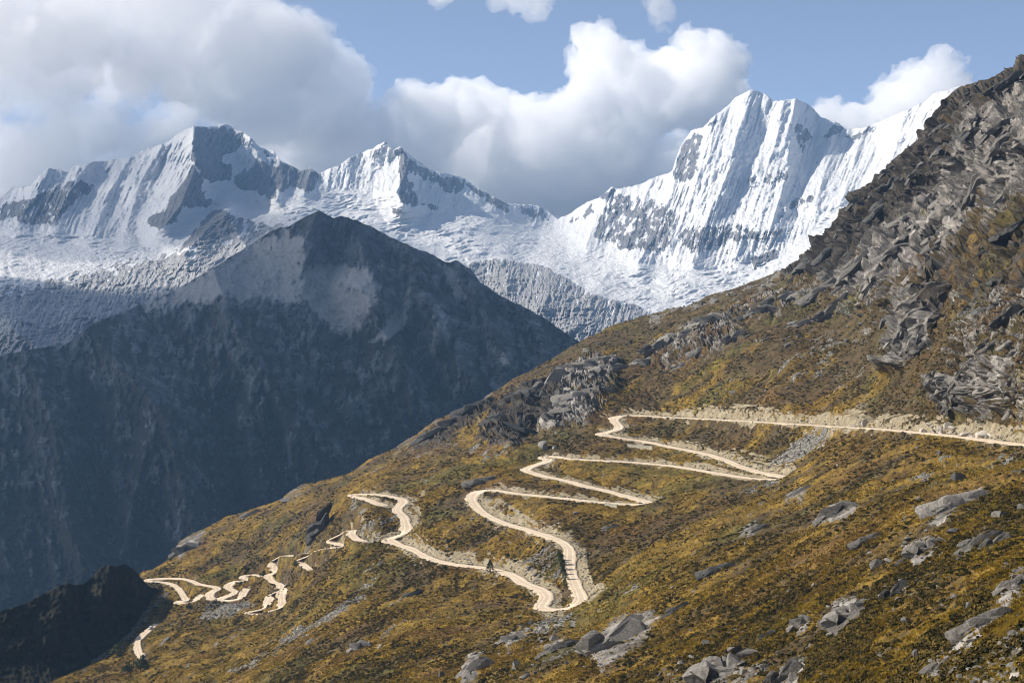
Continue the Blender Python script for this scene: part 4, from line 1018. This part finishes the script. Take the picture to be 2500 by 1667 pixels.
for a in [(1515,1570,190,'largest grey slab outcrop in the golden grass under the lowest hairpin',0), (1150,1645,80,'upright grey outcrop at the slope foot in brown heath',3,False,1.6), (1250,1562,80,'jagged grey outcrop just under the hairpin rubble',1), (1352,1592,90,'narrow grey outcrop between the hairpin rubble and the largest slab',3),
    (2340,1240,150,'long smooth grey slab outcrop uphill of the angular boulders',2), (2255,1352,110,'cracked grey slab outcrop with grass in its joints',4), (2372,1335,120,'thin grey rib of rock beside the cracked slab outcrop',3), (2045,1260,110,'domed grey outcrop alone on the open grass slope',1), (1945,1215,80,'low grey outcrop uphill of the domed outcrop',3),
    (2065,1512,130,'double knobbed grey outcrop in the dark heath',4), (1960,1535,64,'small pointed grey outcrop beside the double knobbed one',1,False,1.4), (2290,1640,160,'narrow grey rock rib running down beside the scree',3), (2405,1530,140,'upper grey rock rib running down towards the scree',2), (1925,1650,110,'rough grey outcrop at the foot of the dark heath',0),
    (1760,1652,190,'low broken grey outcrop stretched along the slope foot',4), (2482,1440,100,'tilted grey outcrop above the tussocks by the scree',1), (1835,1300,60,'small grey outcrop breaking the golden slope under the road end mound',3), (1752,1396,80,'dark sunken outcrop in the middle of the grass slope',2,True), (2190,1447,90,'dark low outcrop beside the wet grass hollow',0,True),
    (1645,1500,70,'dark outcrop between the largest slab and the sunken boulder',3,True), (1880,1560,60,'small dark outcrop on the foot slope grass',1,True), (990,1440,60,'dark gully outcrop under the long curving road leg',3,True), (880,1590,60,'grey outcrop standing in the smooth lower grass',1,False,1.3), (1480,1290,50,'small grey outcrop above the road bend',3), (2120,1330,70,'low grey outcrop under the open grass slope',2), (2440,1330,90,'grey outcrop behind the flat shelving rock',0),
    (1175,1180,70,'pale slab outcrop over the left hairpin of the middle leg',2), (775,1298,100,'dark cliff outcrop over the far switchbacks',4,True), (450,1345,80,'dark rock brow at the end of the spur crest',1,True), (600,1262,60,'grey rock brow halfway along the spur crest',3)]:
    outcrop(*a)
for px, py, s, sh in [(1575,885,70,1),(1610,862,90,0),(1650,845,90,4),(1690,822,80,2),(1730,800,100,1),(1780,790,90,3),(1800,830,70,0),(1660,890,80,3),(1720,860,70,2)]:
    outcrop(px, py, s, 'grey crag of the knobbly outcrop group above the ochre slope', sh, False, 1.3, 'crags above the ochre slope')
for px, py, s, sh in [(1860,770,80,1),(1910,740,100,0),(1960,725,90,4),(2010,715,100,2),(2060,735,80,1),(1940,785,80,3),(2030,765,90,0)]:
    outcrop(px, py, s, 'grey ledge of the stepped outcrop under the high rock wall', sh, False, 1.2, 'ledges under the high rock wall')
for px, py, s, sh, dk in [(1215,1040,90,3,True),(1245,1000,100,1,True),(1275,1050,100,3,True),(1300,990,110,4,True),(1370,950,110,0,False),(1410,920,100,1,False),(1450,905,90,2,False),(1480,930,80,4,False),(1430,985,120,2,False),(1390,1010,100,3,False),(1100,1035,90,1,True),(1160,1000,90,2,True),(1040,1075,80,3,True)]:
    outcrop(px, py, s, 'dark slab of the cliff band under the hillside crest' if dk else 'grey slab of the cliff band beside the upper hairpin', sh, dk, 1.3, 'dark cliff band slabs' if dk else 'grey cliff band slabs')
# slabs of the high rock wall: dark ones paint the shade along its crest, grey below, dark and grey in the near cliff
rw = random.Random(11)
for poly, cnt, s0, s1, dk, lab, grp in [
    ([(1960,650),(2075,520),(2225,375),(2320,265),(2500,170),(2500,260),(2380,330),(2250,450),(2100,600),(2010,660)], 34, 50, 110, True, 'dark slab of the jagged crest of the high rock wall', 'dark crest slabs'),
    ([(2040,690),(2150,600),(2280,470),(2400,360),(2500,300),(2500,500),(2380,580),(2260,650),(2140,710)], 34, 60, 130, False, 'pale grey slab in the sunlit middle of the high rock wall', 'sunlit wall slabs'),
    ([(2340,660),(2500,560),(2500,820),(2440,800),(2360,780)], 9, 70, 130, True, 'dark slab of the near cliff over the upper road', 'dark near cliff slabs'),
    ([(2190,800),(2260,720),(2300,700),(2280,820),(2200,890)], 12, 50, 90, False, 'fractured grey slab of the buttress under the rock wall', 'buttress slabs'),
    ([(2350,850),(2500,820),(2500,1020),(2420,1010),(2340,960)], 14, 36, 66, False, 'grey slab of the near cliff just above the upper road', 'grey near cliff slabs')]:
    xs = [p[0] for p in poly]; ys = [p[1] for p in poly]; k = 0
    while k < cnt:
        x = rw.uniform(min(xs), max(xs)); y = rw.uniform(min(ys), max(ys))
        if not in_poly(np.array([x]), np.array([y]), poly)[0]: continue
        k += 1
        outcrop(x, y, s0 + (s1 - s0) * rw.random() ** 1.5, lab, rw.randrange(5), dk, rw.uniform(0.7, 1.1), grp, rw.uniform(-0.25, 0.25))
# scattered boulders on the open slopes, each zone a set of look-alikes
ZONES = [([(1700,790),(2120,770),(2160,840),(2000,1000),(1620,960)], 34, 8, 17, 'grey', 'small grey rock scattered on the ochre slope above the upper road'),
 ([(1480,800),(1700,740),(1900,670),(1950,690),(1700,800),(1520,850)], 26, 7, 13, 'dark', 'small dark rock on the stony crest of the hillside'),
 ([(1560,870),(1680,800),(1810,770),(1800,850),(1640,920)], 10, 9, 18, 'grey', 'grey crag block on the knobbly outcrop above the slope'),
 ([(1860,1140),(1960,1060),(2060,1045),(2020,1080),(1920,1140)], 34, 7, 15, 'pale', 'pale broken stone in the rock fan below the upper road'),
 ([(1260,1380),(1330,1340),(1385,1345),(1380,1400),(1320,1420)], 22, 7, 14, 'grey', 'grey stone in the rubble between the two road legs'),
 ([(1230,1520),(1400,1510),(1430,1540),(1280,1600)], 22, 10, 26, 'grey', 'grey rock in the rubble below the lowest hairpin'),
 ([(1050,1560),(1250,1600),(1420,1600),(1420,1667),(1080,1667)], 26, 10, 30, 'grey', 'weathered grey rock in brown heath at the slope foot'),
 ([(1600,1600),(2000,1580),(2100,1660),(1600,1667)], 34, 12, 36, 'grey', 'lichen stained grey rock among the foot slope grass'),
 ([(1900,1450),(2150,1400),(2300,1500),(2250,1640),(1950,1600)], 44, 9, 32, 'grey', 'grey rock poking through the dark tussock heath'),
 ([(2150,1230),(2330,1330),(2460,1300),(2500,1420),(2250,1420)], 34, 9, 30, 'grey', 'rough grey rock around the cracked slab outcrop'),
 ([(480,1475),(610,1468),(640,1485),(520,1525)], 18, 5, 9, 'pale', 'pale stone in the rubble under the far switchbacks'),
 ([(1700,1190),(1900,1175),(1900,1200),(1760,1225)], 16, 7, 13, 'dark', 'dark stone in the heap below the road end mound')]
for zi, (poly, cnt, s0, s1, key, lab) in enumerate(ZONES):
    xs = [p[0] for p in poly]; ys = [p[1] for p in poly]; k = 0
    while k < cnt:
        x = random.uniform(min(xs), max(xs)); y = random.uniform(min(ys), max(ys))
        if not in_poly(np.array([x]), np.array([y]), poly)[0]: continue
        r_, c_ = hill_at(x, y)
        k += 1
        if rd[r_, c_] < 5: continue
        boulder(x, y, s0 + (s1 - s0) * random.random() ** 2.2, lab, key, None, lab[:40].rsplit(' ', 1)[0])

# ------------------------------------------------------------------ grass, heath and loose stones over the slope
def tuft_mesh(seed, blades, h, spread, w):
    rg = np.random.default_rng(seed); bm = bmesh.new()
    for k in range(blades):
        a = rg.uniform(0, 6.283); r0 = rg.uniform(0, 0.16); out = rg.uniform(0.25, 1.0) * spread; hh = h * rg.uniform(0.65, 1.1) * (1 - 0.35 * out / spread)
        ca, sa = math.cos(a), math.sin(a); px_, py_ = -sa * w, ca * w
        b = (ca * r0, sa * r0, -0.08); mid = (ca * (r0 + out * 0.45), sa * (r0 + out * 0.45), hh * 0.72); tip = (ca * (r0 + out), sa * (r0 + out), hh * (0.98 - 0.3 * out / spread))
        v = [bm.verts.new((b[0] - px_, b[1] - py_, b[2])), bm.verts.new((b[0] + px_, b[1] + py_, b[2])), bm.verts.new((mid[0] + px_ * .8, mid[1] + py_ * .8, mid[2])), bm.verts.new((mid[0] - px_ * .8, mid[1] - py_ * .8, mid[2])), bm.verts.new(tip)]
        bm.faces.new(v[:4]); bm.faces.new((v[3], v[2], v[4]))
    return bm
def heath_mesh(seed, n=44):
    rg = np.random.default_rng(seed); bm = bmesh.new()
    for k in range(n):
        d = rg.normal(size=3); d /= np.linalg.norm(d); d[2] = abs(d[2]); c = d * rg.uniform(0.3, 0.5) * np.array([1, 1, 0.8])
        u = np.cross(d, rg.normal(size=3)); u /= np.linalg.norm(u) + 1e-9; w_ = np.cross(d + 0.6 * rg.normal(size=3), u); w_ /= np.linalg.norm(w_) + 1e-9
        s = rg.uniform(0.07, 0.15)
        bm.faces.new([bm.verts.new(c + s * (u * a + w_ * b)) for a, b in ((-1, -.6), (1, -.5), (.7, .7), (-.7, .8))])
    return bm
m = NT('tussock_grass')
inf = m.n('ShaderNodeObjectInfo')
nb = m.noise(0.05, 4, 0.6); rnd = inf.outputs['Random']
pc = m.noise(0.018, 6, 0.65)
c = m.ramp(m.math('ADD', m.math('MULTIPLY', nb, 0.7), m.math('MULTIPLY', rnd, 0.35)), [(0.26, (.060, .044, .010)), (0.42, (.165, .110, .018)), (0.58, (.31, .205, .028)), (0.8, (.46, .33, .07))])
c = m.mix(m.range(pc, 0.52, 0.66, 0.0, 0.6), c, (.17, .095, .030))
c = m.mix(m.range(pc, 0.47, 0.36, 0.0, 0.55), c, (.13, .125, .030))
b = m.bsdf(c, 0.8, spec=0.1)
tr = m.n('ShaderNodeBsdfTranslucent'); m.l(c, tr.inputs[0]); mx = m.n('ShaderNodeMixShader'); mx.inputs[0].default_value = 0.3
m.l(b.outputs[0], mx.inputs[1]); m.l(tr.outputs[0], mx.inputs[2]); m.l(mx.outputs[0], m.out.inputs['Surface'])
M_TUFT = m.m
m = NT('brown_heath')
inf = m.n('ShaderNodeObjectInfo')
c = m.ramp(m.math('ADD', m.math('MULTIPLY', m.noise(0.06, 4, 0.6), 0.6), m.math('MULTIPLY', inf.outputs['Random'], 0.45)), [(0.3, (.016, .016, .005)), (0.5, (.045, .036, .011)), (0.66, (.095, .066, .020)), (0.85, (.15, .11, .026))])
m.bsdf(c, 0.85, spec=0.1)
M_HEATH = m.m

def scatter(name, label_kind, srcs, idx, scl, var):
    """one object whose points carry instances of a few small meshes"""
    r_, c_ = idx
    r2 = np.clip(r_ + 1, 0, nr - 1); c2 = np.clip(c_ + 1, 0, nc - 1)
    u = rng.random(len(r_))[:, None]; v = rng.random(len(r_))[:, None]
    P_ = OUT[r_, c_]; pts = P_ + (OUT[r2, c_] - P_) * u + (OUT[r_, c2] - P_) * v
    me = bpy.data.meshes.new(name); me.vertices.add(len(pts)); me.vertices.foreach_set('co', pts.astype(np.float32).ravel())
    for nm, arr, ty in (('scl', scl, 'FLOAT'), ('rot', rng.uniform(0, 6.28, len(pts)), 'FLOAT'), ('var', var, 'INT')):
        a = me.attributes.new(nm, ty, 'POINT'); a.data.foreach_set('value', np.ascontiguousarray(arr, np.float32 if ty == 'FLOAT' else np.int32))
    o = bpy.data.objects.new(name, me); C.objects.link(o); o['kind'] = 'stuff'
    ng = bpy.data.node_groups.new(name, 'GeometryNodeTree')
    ng.interface.new_socket('Geometry', in_out='INPUT', socket_type='NodeSocketGeometry'); ng.interface.new_socket('Geometry', in_out='OUTPUT', socket_type='NodeSocketGeometry')
    N_ = ng.nodes; gi = N_.new('NodeGroupInput'); go = N_.new('NodeGroupOutput'); ip = N_.new('GeometryNodeInstanceOnPoints'); gti = N_.new('GeometryNodeGeometryToInstance')
    for s in reversed(srcs):
        oi = N_.new('GeometryNodeObjectInfo'); oi.inputs['Object'].default_value = s; oi.inputs['As Instance'].default_value = False
        ng.links.new(oi.outputs['Geometry'], gti.inputs[0])
    def na(nm, ty):
        x = N_.new('GeometryNodeInputNamedAttribute'); x.data_type = ty; x.inputs['Name'].default_value = nm; return x.outputs['Attribute']
    ng.links.new(gi.outputs[0], ip.inputs['Points']); ng.links.new(gti.outputs[0], ip.inputs['Instance'])
    ip.inputs['Pick Instance'].default_value = True
    ng.links.new(na('var', 'INT'), ip.inputs['Instance Index']); ng.links.new(na('scl', 'FLOAT'), ip.inputs['Scale'])
    cx = N_.new('ShaderNodeCombineXYZ'); ng.links.new(na('rot', 'FLOAT'), cx.inputs[2]); ng.links.new(cx.outputs[0], ip.inputs['Rotation'])
    ng.links.new(ip.outputs[0], go.inputs[0])
    md = o.modifiers.new('scatter', 'NODES'); md.node_group = ng
    return o

tufts = [mesh_obj('tuft', tuft_mesh(10 + k, 20, 0.75, 0.62, 0.045), M_TUFT, link=False) for k in range(3)]
heaths = [mesh_obj('heath', heath_mesh(20 + k), M_HEATH, link=False) for k in range(3)]
inview = (PX > -60) & (PX < 2560) & (PY < 1730)
grassy = (1 - np.clip(rockf * 1.5, 0, 1)) * (1 - np.clip(cut * 1.6, 0, 1)) * (1 - 0.85 * scree) * sstep(3.4, 4.6, rd) * inview * (1 - 0.8 * sstep(0.3, 0.9, rk0)) * (0.12 + 0.88 * sstep(-0.28, 0.1, fbm(X / 22, Y / 30, Z / 22, o=3, seed=161)))
def pick(weight, count):
    w = np.clip(weight, 0, None).ravel(); cs = np.cumsum(w); k = np.searchsorted(cs, rng.random(count) * cs[-1])
    k = np.clip(k, 0, w.size - 1)
    return np.unravel_index(k, PX.shape)
patch_n = fbm(X / 9, Y / 11, Z / 9, o=3, seed=160)
near_w = np.interp(D, [50, 150, 400, 900, 1300], [2.2, 1.6, 1.0, 0.75, 0.5])
I = pick(grassy * near_w * sstep(-0.35, 0.25, patch_n + tone_a - 0.45), 146000)
scatter('tussock_grass', None, tufts, I, rng.uniform(0.55, 1.15, len(I[0])) * np.interp(D[I], [60, 300, 900, 1300], [0.62, 0.8, 1.15, 1.3]), rng.integers(0, 3, len(I[0])))
I = pick(grassy * near_w * sstep(0.3, -0.3, patch_n + tone_a - 0.55), 46000)
scatter('brown_heath', None, heaths, I, rng.uniform(0.5, 1.3, len(I[0])) * np.interp(D[I], [60, 300, 900, 1300], [0.9, 1.2, 1.8, 2.1]), rng.integers(0, 3, len(I[0])))
stony = inview * sstep(3.2, 4.5, rd) * (0.02 + 1.1 * sstep(8.5, 4.0, rd) + scree * 1.2 + 0.5 * cut + 0.25 * rockf + 0.35 * np.clip(patch_n - 0.1, 0, 1))
I = pick(stony * np.interp(D, [50, 200, 1300], [1.6, 1.0, 1.0]), 45000)
scatter('loose_stones', None, stone_objs, I, (0.25 + 1.5 * rng.random(len(I[0])) ** 4) * np.interp(D[I], [60, 200, 700, 1300], [0.45, 0.7, 1.15, 1.6]), rng.integers(0, 6, len(I[0])))

# ------------------------------------------------------------------ concrete walls that hold up the road
m = NT('weathered_concrete')
n1 = m.noise(0.8, 5, 0.7); st_ = m.noise(1.0, 4, 0.6, vec=m.mapping(m.pos(), (3.0, 3.0, 0.25)))
m.bsdf(m.mix(m.math('MULTIPLY', m.range(st_, 0.42, 0.62), 0.75), m.ramp(n1, [(0.3, (.30, .275, .21)), (0.7, (.46, .42, .33))]), (.17, .145, .10)), 0.92, n1, 0.05, 0.5)
M_CONC = m.m
def wall(px0, px1, py0, py1, drop, panels, label):
    """a panelled wall under the road edge between two photo pixels, facing the valley side"""
    a = ground_px(px0, py0)[0].copy(); b = ground_px(px1, py1)[0].copy()
    ln = math.hypot(b[0] - a[0], b[1] - a[1]); ang = math.atan2(b[1] - a[1], b[0] - a[0])
    o = empty('retaining_wall', ((a[0] + b[0]) / 2, (a[1] + b[1]) / 2, min(a[2], b[2]) - drop * 0.55), ang)
    tag(o, label, 'wall')
    sg = 1 if (-math.sin(ang) * -a[0] + math.cos(ang) * -a[1]) > 0 else -1
    w = ln / panels
    for k in range(panels):
        bm = bmesh.new(); x0 = -ln / 2 + k * w
        bm_box(bm, (x0 + 0.03, -0.35, -1.5), (x0 + w - 0.03, 0.35, drop), 0.03); mesh_obj('panel', bm, M_CONC, o)
        bm = bmesh.new(); bm_box(bm, (x0 - 0.16, 0.2 * sg - 0.36, -1.5), (x0 + 0.16, 0.2 * sg + 0.36, drop - 0.25), 0.03); mesh_obj('buttress', bm, M_CONC, o)
    bm = bmesh.new(); bm_box(bm, (-ln / 2 - 0.2, -0.5, drop + 0.002), (ln / 2 + 0.2, 0.5, drop + 0.3), 0.04); mesh_obj('coping', bm, M_CONC, o)
wall(1530, 1592, 1087, 1098, 4.6, 6, 'long stained concrete retaining wall under the second road leg')
wall(1477, 1508, 1240, 1244, 4.2, 3, 'short pale concrete retaining wall beside the middle hairpin')

# ------------------------------------------------------------------ shrubs and young trees
def leaf_crown(seed, n, kind):
    rg = np.random.default_rng(seed); bm = bmesh.new()
    for k in range(n):
        if kind == 'cone':
            t = rg.random() ** 0.8; a = rg.uniform(0, 6.283); r = (1 - t) * 0.24 * rg.uniform(0.5, 1.25) + 0.02
            c = np.array([math.cos(a) * r, math.sin(a) * r, 0.10 + 0.9 * t])
        else:
            d = rg.normal(size=3); d /= np.linalg.norm(d)
            l = rg.choice(len(LOBES)); c = np.array(LOBES[l][:3]) + d * LOBES[l][3] * rg.uniform(0.6, 1.1)
        u = rg.normal(size=3); u /= np.linalg.norm(u); w_ = np.cross(u, rg.normal(size=3)); w_ /= np.linalg.norm(w_); s = rg.uniform(0.018, 0.045) * (1.0 if kind == 'cone' else 1.5)
        bm.faces.new([bm.verts.new(c + s * (u * p_ + w_ * q_)) for p_, q_ in ((-1.4, -.3), (0, -.7), (1.4, .1), (0, .7))])
    return bm
LOBES = [(0, 0, .55, .3), (.28, .05, .42, .22), (-.25, .12, .45, .24), (.05, -.27, .4, .22), (-.05, .1, .75, .18), (.1, .25, .42, .2)]
m = NT('dark_green_leaves'); inf = m.n('ShaderNodeObjectInfo')
c = m.ramp(m.math('ADD', m.math('MULTIPLY', m.noise(1.5, 3, 0.6), 0.6), m.math('MULTIPLY', inf.outputs['Random'], 0.4)), [(0.3, (.018, .030, .008)), (0.55, (.038, .055, .014)), (0.8, (.075, .085, .022))])
m.bsdf(c, 0.75, spec=0.15); M_LEAF = m.m
m = NT('bark'); m.bsdf(m.ramp(m.noise(4, 4, 0.6), [(0.3, (.04, .03, .02)), (0.7, (.10, .075, .05))]), 0.9); M_BARK = m.m
def trunk_mesh(seed, h, kind):
    rg = np.random.default_rng(seed); bm = bmesh.new()
    def limb(a, b, r0, r1):
        a = Vector(a); b = Vector(b); q = (b - a).to_track_quat('Z', 'Y'); ring = []
        for p, r in ((a, r0), ((a + b) / 2 + Vector(rg.normal(size=3) * 0.015), (r0 + r1) / 2), (b, r1)):
            ring.append([bm.verts.new(p + q @ Vector((r * math.cos(k * 1.047), r * math.sin(k * 1.047), 0))) for k in range(6)])
        for u, v in zip(ring[:-1], ring[1:]):
            for k in range(6): bm.faces.new((u[k], u[(k + 1) % 6], v[(k + 1) % 6], v[k]))
    limb((0, 0, -0.15), (0, 0, h), 0.035, 0.012)
    if kind == 'bush':
        for l in LOBES[1:]: limb((0, 0, 0.12), l[:3], 0.022, 0.006)
    return bm
veg_me = {}
for kind in ('cone', 'bush'):
    veg_me[kind] = [(mesh_obj('trunk', trunk_mesh(400 + k, 0.9 if kind == 'cone' else 0.55, kind), M_BARK, link=False).data, mesh_obj('crown', leaf_crown(410 + k, 420, kind), M_LEAF, link=False).data) for k in range(3)]
def plant(px, py, hpx, label, kind, group=None, wide=1.0):
    p, d, n = ground_px(px, py)
    h = hpx * d / F
    root = empty('young_tree' if kind == 'cone' else 'shrub', (p[0], p[1], p[2] - 0.05), random.uniform(0, 6.28))
    k = random.randrange(3)
    for nm, me in zip(('trunk', 'crown'), veg_me[kind][k]):
        o = bpy.data.objects.new(nm, me); C.objects.link(o); o.parent = root
        o.scale = (h * wide, h * wide, h)
    return tag(root, label, 'tree' if kind == 'cone' else 'shrub', group)
for px, py, hp in [(1363,1374,26),(1368,1381,24),(1371,1393,30),(1374,1404,28),(1374,1416,26),(1377,1428,28),(1379,1439,22),(1366,1388,20)]:
    plant(px, py, hp, 'slim dark green sapling in the row along the road inner edge', 'cone', 'saplings along the road', 1.3)
plant(1196, 1402, 32, 'dark green bushy sapling on the outer road edge above rubble', 'cone', None, 1.6)
for px, py, hp, lab in [(286,1605,34,'dark round shrub on the lit slope by the shaded spur'), (344,1640,42,'tall dark shrub just below the end of the lowest road leg'), (312,1645,30,'grey green shrub in the gully below the lowest road leg'), (269,1562,24,'pale green shrub at the foot of the shaded spur'),
    (277,1580,24,'lower pale green shrub beside the gully of the shaded spur'), (462,1490,20,'dark shrub under the far switchback wall'), (525,1478,16,'small dark shrub between two far road bends'), (352,1530,12,'small dark shrub beside the white car'), (1085,1390,14,'small green shrub on the bank below the curving road'), (1238,1360,12,'tiny green shrub on the bank between road legs'), (640,1405,18,'dark green shrub above the double road bend'), (720,1400,20,'dark green shrub mass beside the far hairpin'), (873,1366,12,'bright green shrub on the dark heath below the far bend')]:
    plant(px, py, hp, lab, 'bush', None, 1.1)

# ------------------------------------------------------------------ the white car
m = NT('white_car_paint'); m.bsdf((.78, .78, .77), 0.3, spec=0.5); M_CAR = m.m
m = NT('car_glass'); m.bsdf((.02, .025, .03), 0.08, spec=0.6); M_GLASS = m.m
m = NT('tyre_rubber'); m.bsdf((.02, .02, .02), 0.85); M_TYRE = m.m
m = NT('wheel_metal'); b = m.bsdf((.5, .5, .5), 0.4); b.inputs['Metallic'].default_value = 0.8; M_RIM = m.m
m = NT('red_lamp'); m.bsdf((.35, .02, .015), 0.3); M_RED = m.m
m = NT('clear_lamp'); m.bsdf((.7, .7, .68), 0.15); M_LAMP = m.m
i0 = int(np.argmin(np.hypot(roads3[-1][:, 0] - to3d(370., 1534., hill_depth(np.array([370.]), np.array([1534.])))[0, 0], roads3[-1][:, 1] - to3d(370., 1534., hill_depth(np.array([370.]), np.array([1534.])))[0, 1])))
i0 = min(max(i0, 3), len(roads3[-1]) - 4)
cp = roads3[-1][i0]; cd = roads3[-1][i0 + 2] - roads3[-1][i0 - 2]
car = tag(empty('car', (cp[0], cp[1], cp[2] + 0.1), math.atan2(cd[1], cd[0])), 'white car driving on the lowest leg of the dirt road', 'car')
bm = bmesh.new()
prof = [(-2.2, .45), (-2.25, .95), (-2.05, 1.08), (-1.75, 1.72), (-1.5, 1.80), (0.35, 1.80), (0.6, 1.72), (1.15, 1.12), (2.05, 1.0), (2.25, .85), (2.25, .45)]
sides = []
for y, k in ((-.9, 1), (.9, 1)):
    sides.append([bm.verts.new((x, y * (0.86 if z > 1.2 else 1.0), z)) for x, z in prof])
bm.faces.new(sides[0]); bm.faces.new(sides[1][::-1])
for k in range(len(prof)):
    bm.faces.new((sides[0][k], sides[1][k], sides[1][(k + 1) % len(prof)], sides[0][(k + 1) % len(prof)]))
bmesh.ops.bevel(bm, geom=list(bm.edges), offset=0.06, segments=2, affect='EDGES')
mesh_obj('body', bm, M_CAR, car)
for sy in (-1, 1):
    for x0, x1 in ((-1.6, -0.75), (-0.65, 0.3), (0.38, 0.85)):
        bm = bmesh.new(); top = 1.66; xs_ = (x0, x1, min(x1, 0.55), x0 + 0.08)
        v = [bm.verts.new((x, sy * (0.905 - 0.125 * (z - 1.1) / 0.6), z)) for x, z in ((x0, 1.15), (x1, 1.15), (min(x1, 0.56), top), (x0 + 0.06, top))]
        bm.faces.new(v); mesh_obj('window', bm, M_GLASS, car)
for x0, z0, x1, z1 in ((1.17, 1.16, 0.63, 1.70), (-2.05, 1.14, -1.80, 1.66)):
    bm = bmesh.new(); o_ = 0.03 if x0 > 0 else -0.03
    bm.faces.new([bm.verts.new(q) for q in ((x0 + o_, -.72, z0), (x0 + o_, .72, z0), (x1 + o_, .66, z1), (x1 + o_, -.66, z1))]); mesh_obj('windscreen' if x0 > 0 else 'rear_window', bm, M_GLASS, car)
for wx_ in (-1.4, 1.4):
    for sy in (-1, 1):
        bm = bmesh.new(); bmesh.ops.create_cone(bm, cap_ends=True, segments=20, radius1=.37, radius2=.37, depth=.24)
        for v in bm.verts: v.co = (v.co.x, v.co.z, v.co.y)
        wh = mesh_obj('wheel', bm, M_TYRE, car); wh.location = (wx_, sy * .84, .37)
        bm = bmesh.new(); bmesh.ops.create_cone(bm, cap_ends=True, segments=16, radius1=.22, radius2=.2, depth=.03)
        for v in bm.verts: v.co = (v.co.x, v.co.z, v.co.y)
        rim = mesh_obj('rim', bm, M_RIM, wh); rim.location = (0, sy * .125, 0)
for sy in (-1, 1):
    bm = bmesh.new(); bm_box(bm, (2.18, sy * .62 - .2, .72), (2.28, sy * .62 + .2, .9), .02); mesh_obj('headlight', bm, M_LAMP, car)
    bm = bmesh.new(); bm_box(bm, (-2.28, sy * .72 - .12, .8), (-2.18, sy * .72 + .12, 1.0), .02); mesh_obj('tail_light', bm, M_RED, car)

# ------------------------------------------------------------------ air
hm = bpy.data.materials.new('haze_air'); hm.use_nodes = True
ht = hm.node_tree; ht.nodes.clear()
ho = ht.nodes.new('ShaderNodeOutputMaterial'); hv = ht.nodes.new('ShaderNodeVolumePrincipled')
hv.inputs['Color'].default_value = (0.34, 0.61, 1.0, 1)
hv.inputs['Density'].default_value = 4.6e-5
hv.inputs['Anisotropy'].default_value = 0.2
ht.links.new(hv.outputs[0], ho.inputs['Volume'])
def box(name, lo, hi, mat):
    me = bpy.data.meshes.new(name); bm = bmesh.new()
    bmesh.ops.create_cube(bm, size=1.0)
    for v in bm.verts:
        for k in range(3): v.co[k] = lo[k] if v.co[k] < 0 else hi[k]
    bm.to_mesh(me); bm.free(); me.materials.append(mat)
    o = bpy.data.objects.new(name, me); C.objects.link(o); return o
m = NT('valley_ground')
m.bsdf(m.ramp(m.noise(0.01, 6, 0.65), [(0.3, (.05, .045, .02)), (0.7, (.13, .11, .05))]), 0.95)
G = np.zeros((2, 2, 3)); G[..., 0] = [[-5900, 5900]] * 2; G[..., 1] = [[-390, -390], [8500, 8500]]; G[..., 2] = -700
grid_mesh('valley_ground', G, m.m, {})
hz = box('haze', (-6000, -400, -900), (6000, 8600, 1420), hm)
hz['kind'] = 'stuff'
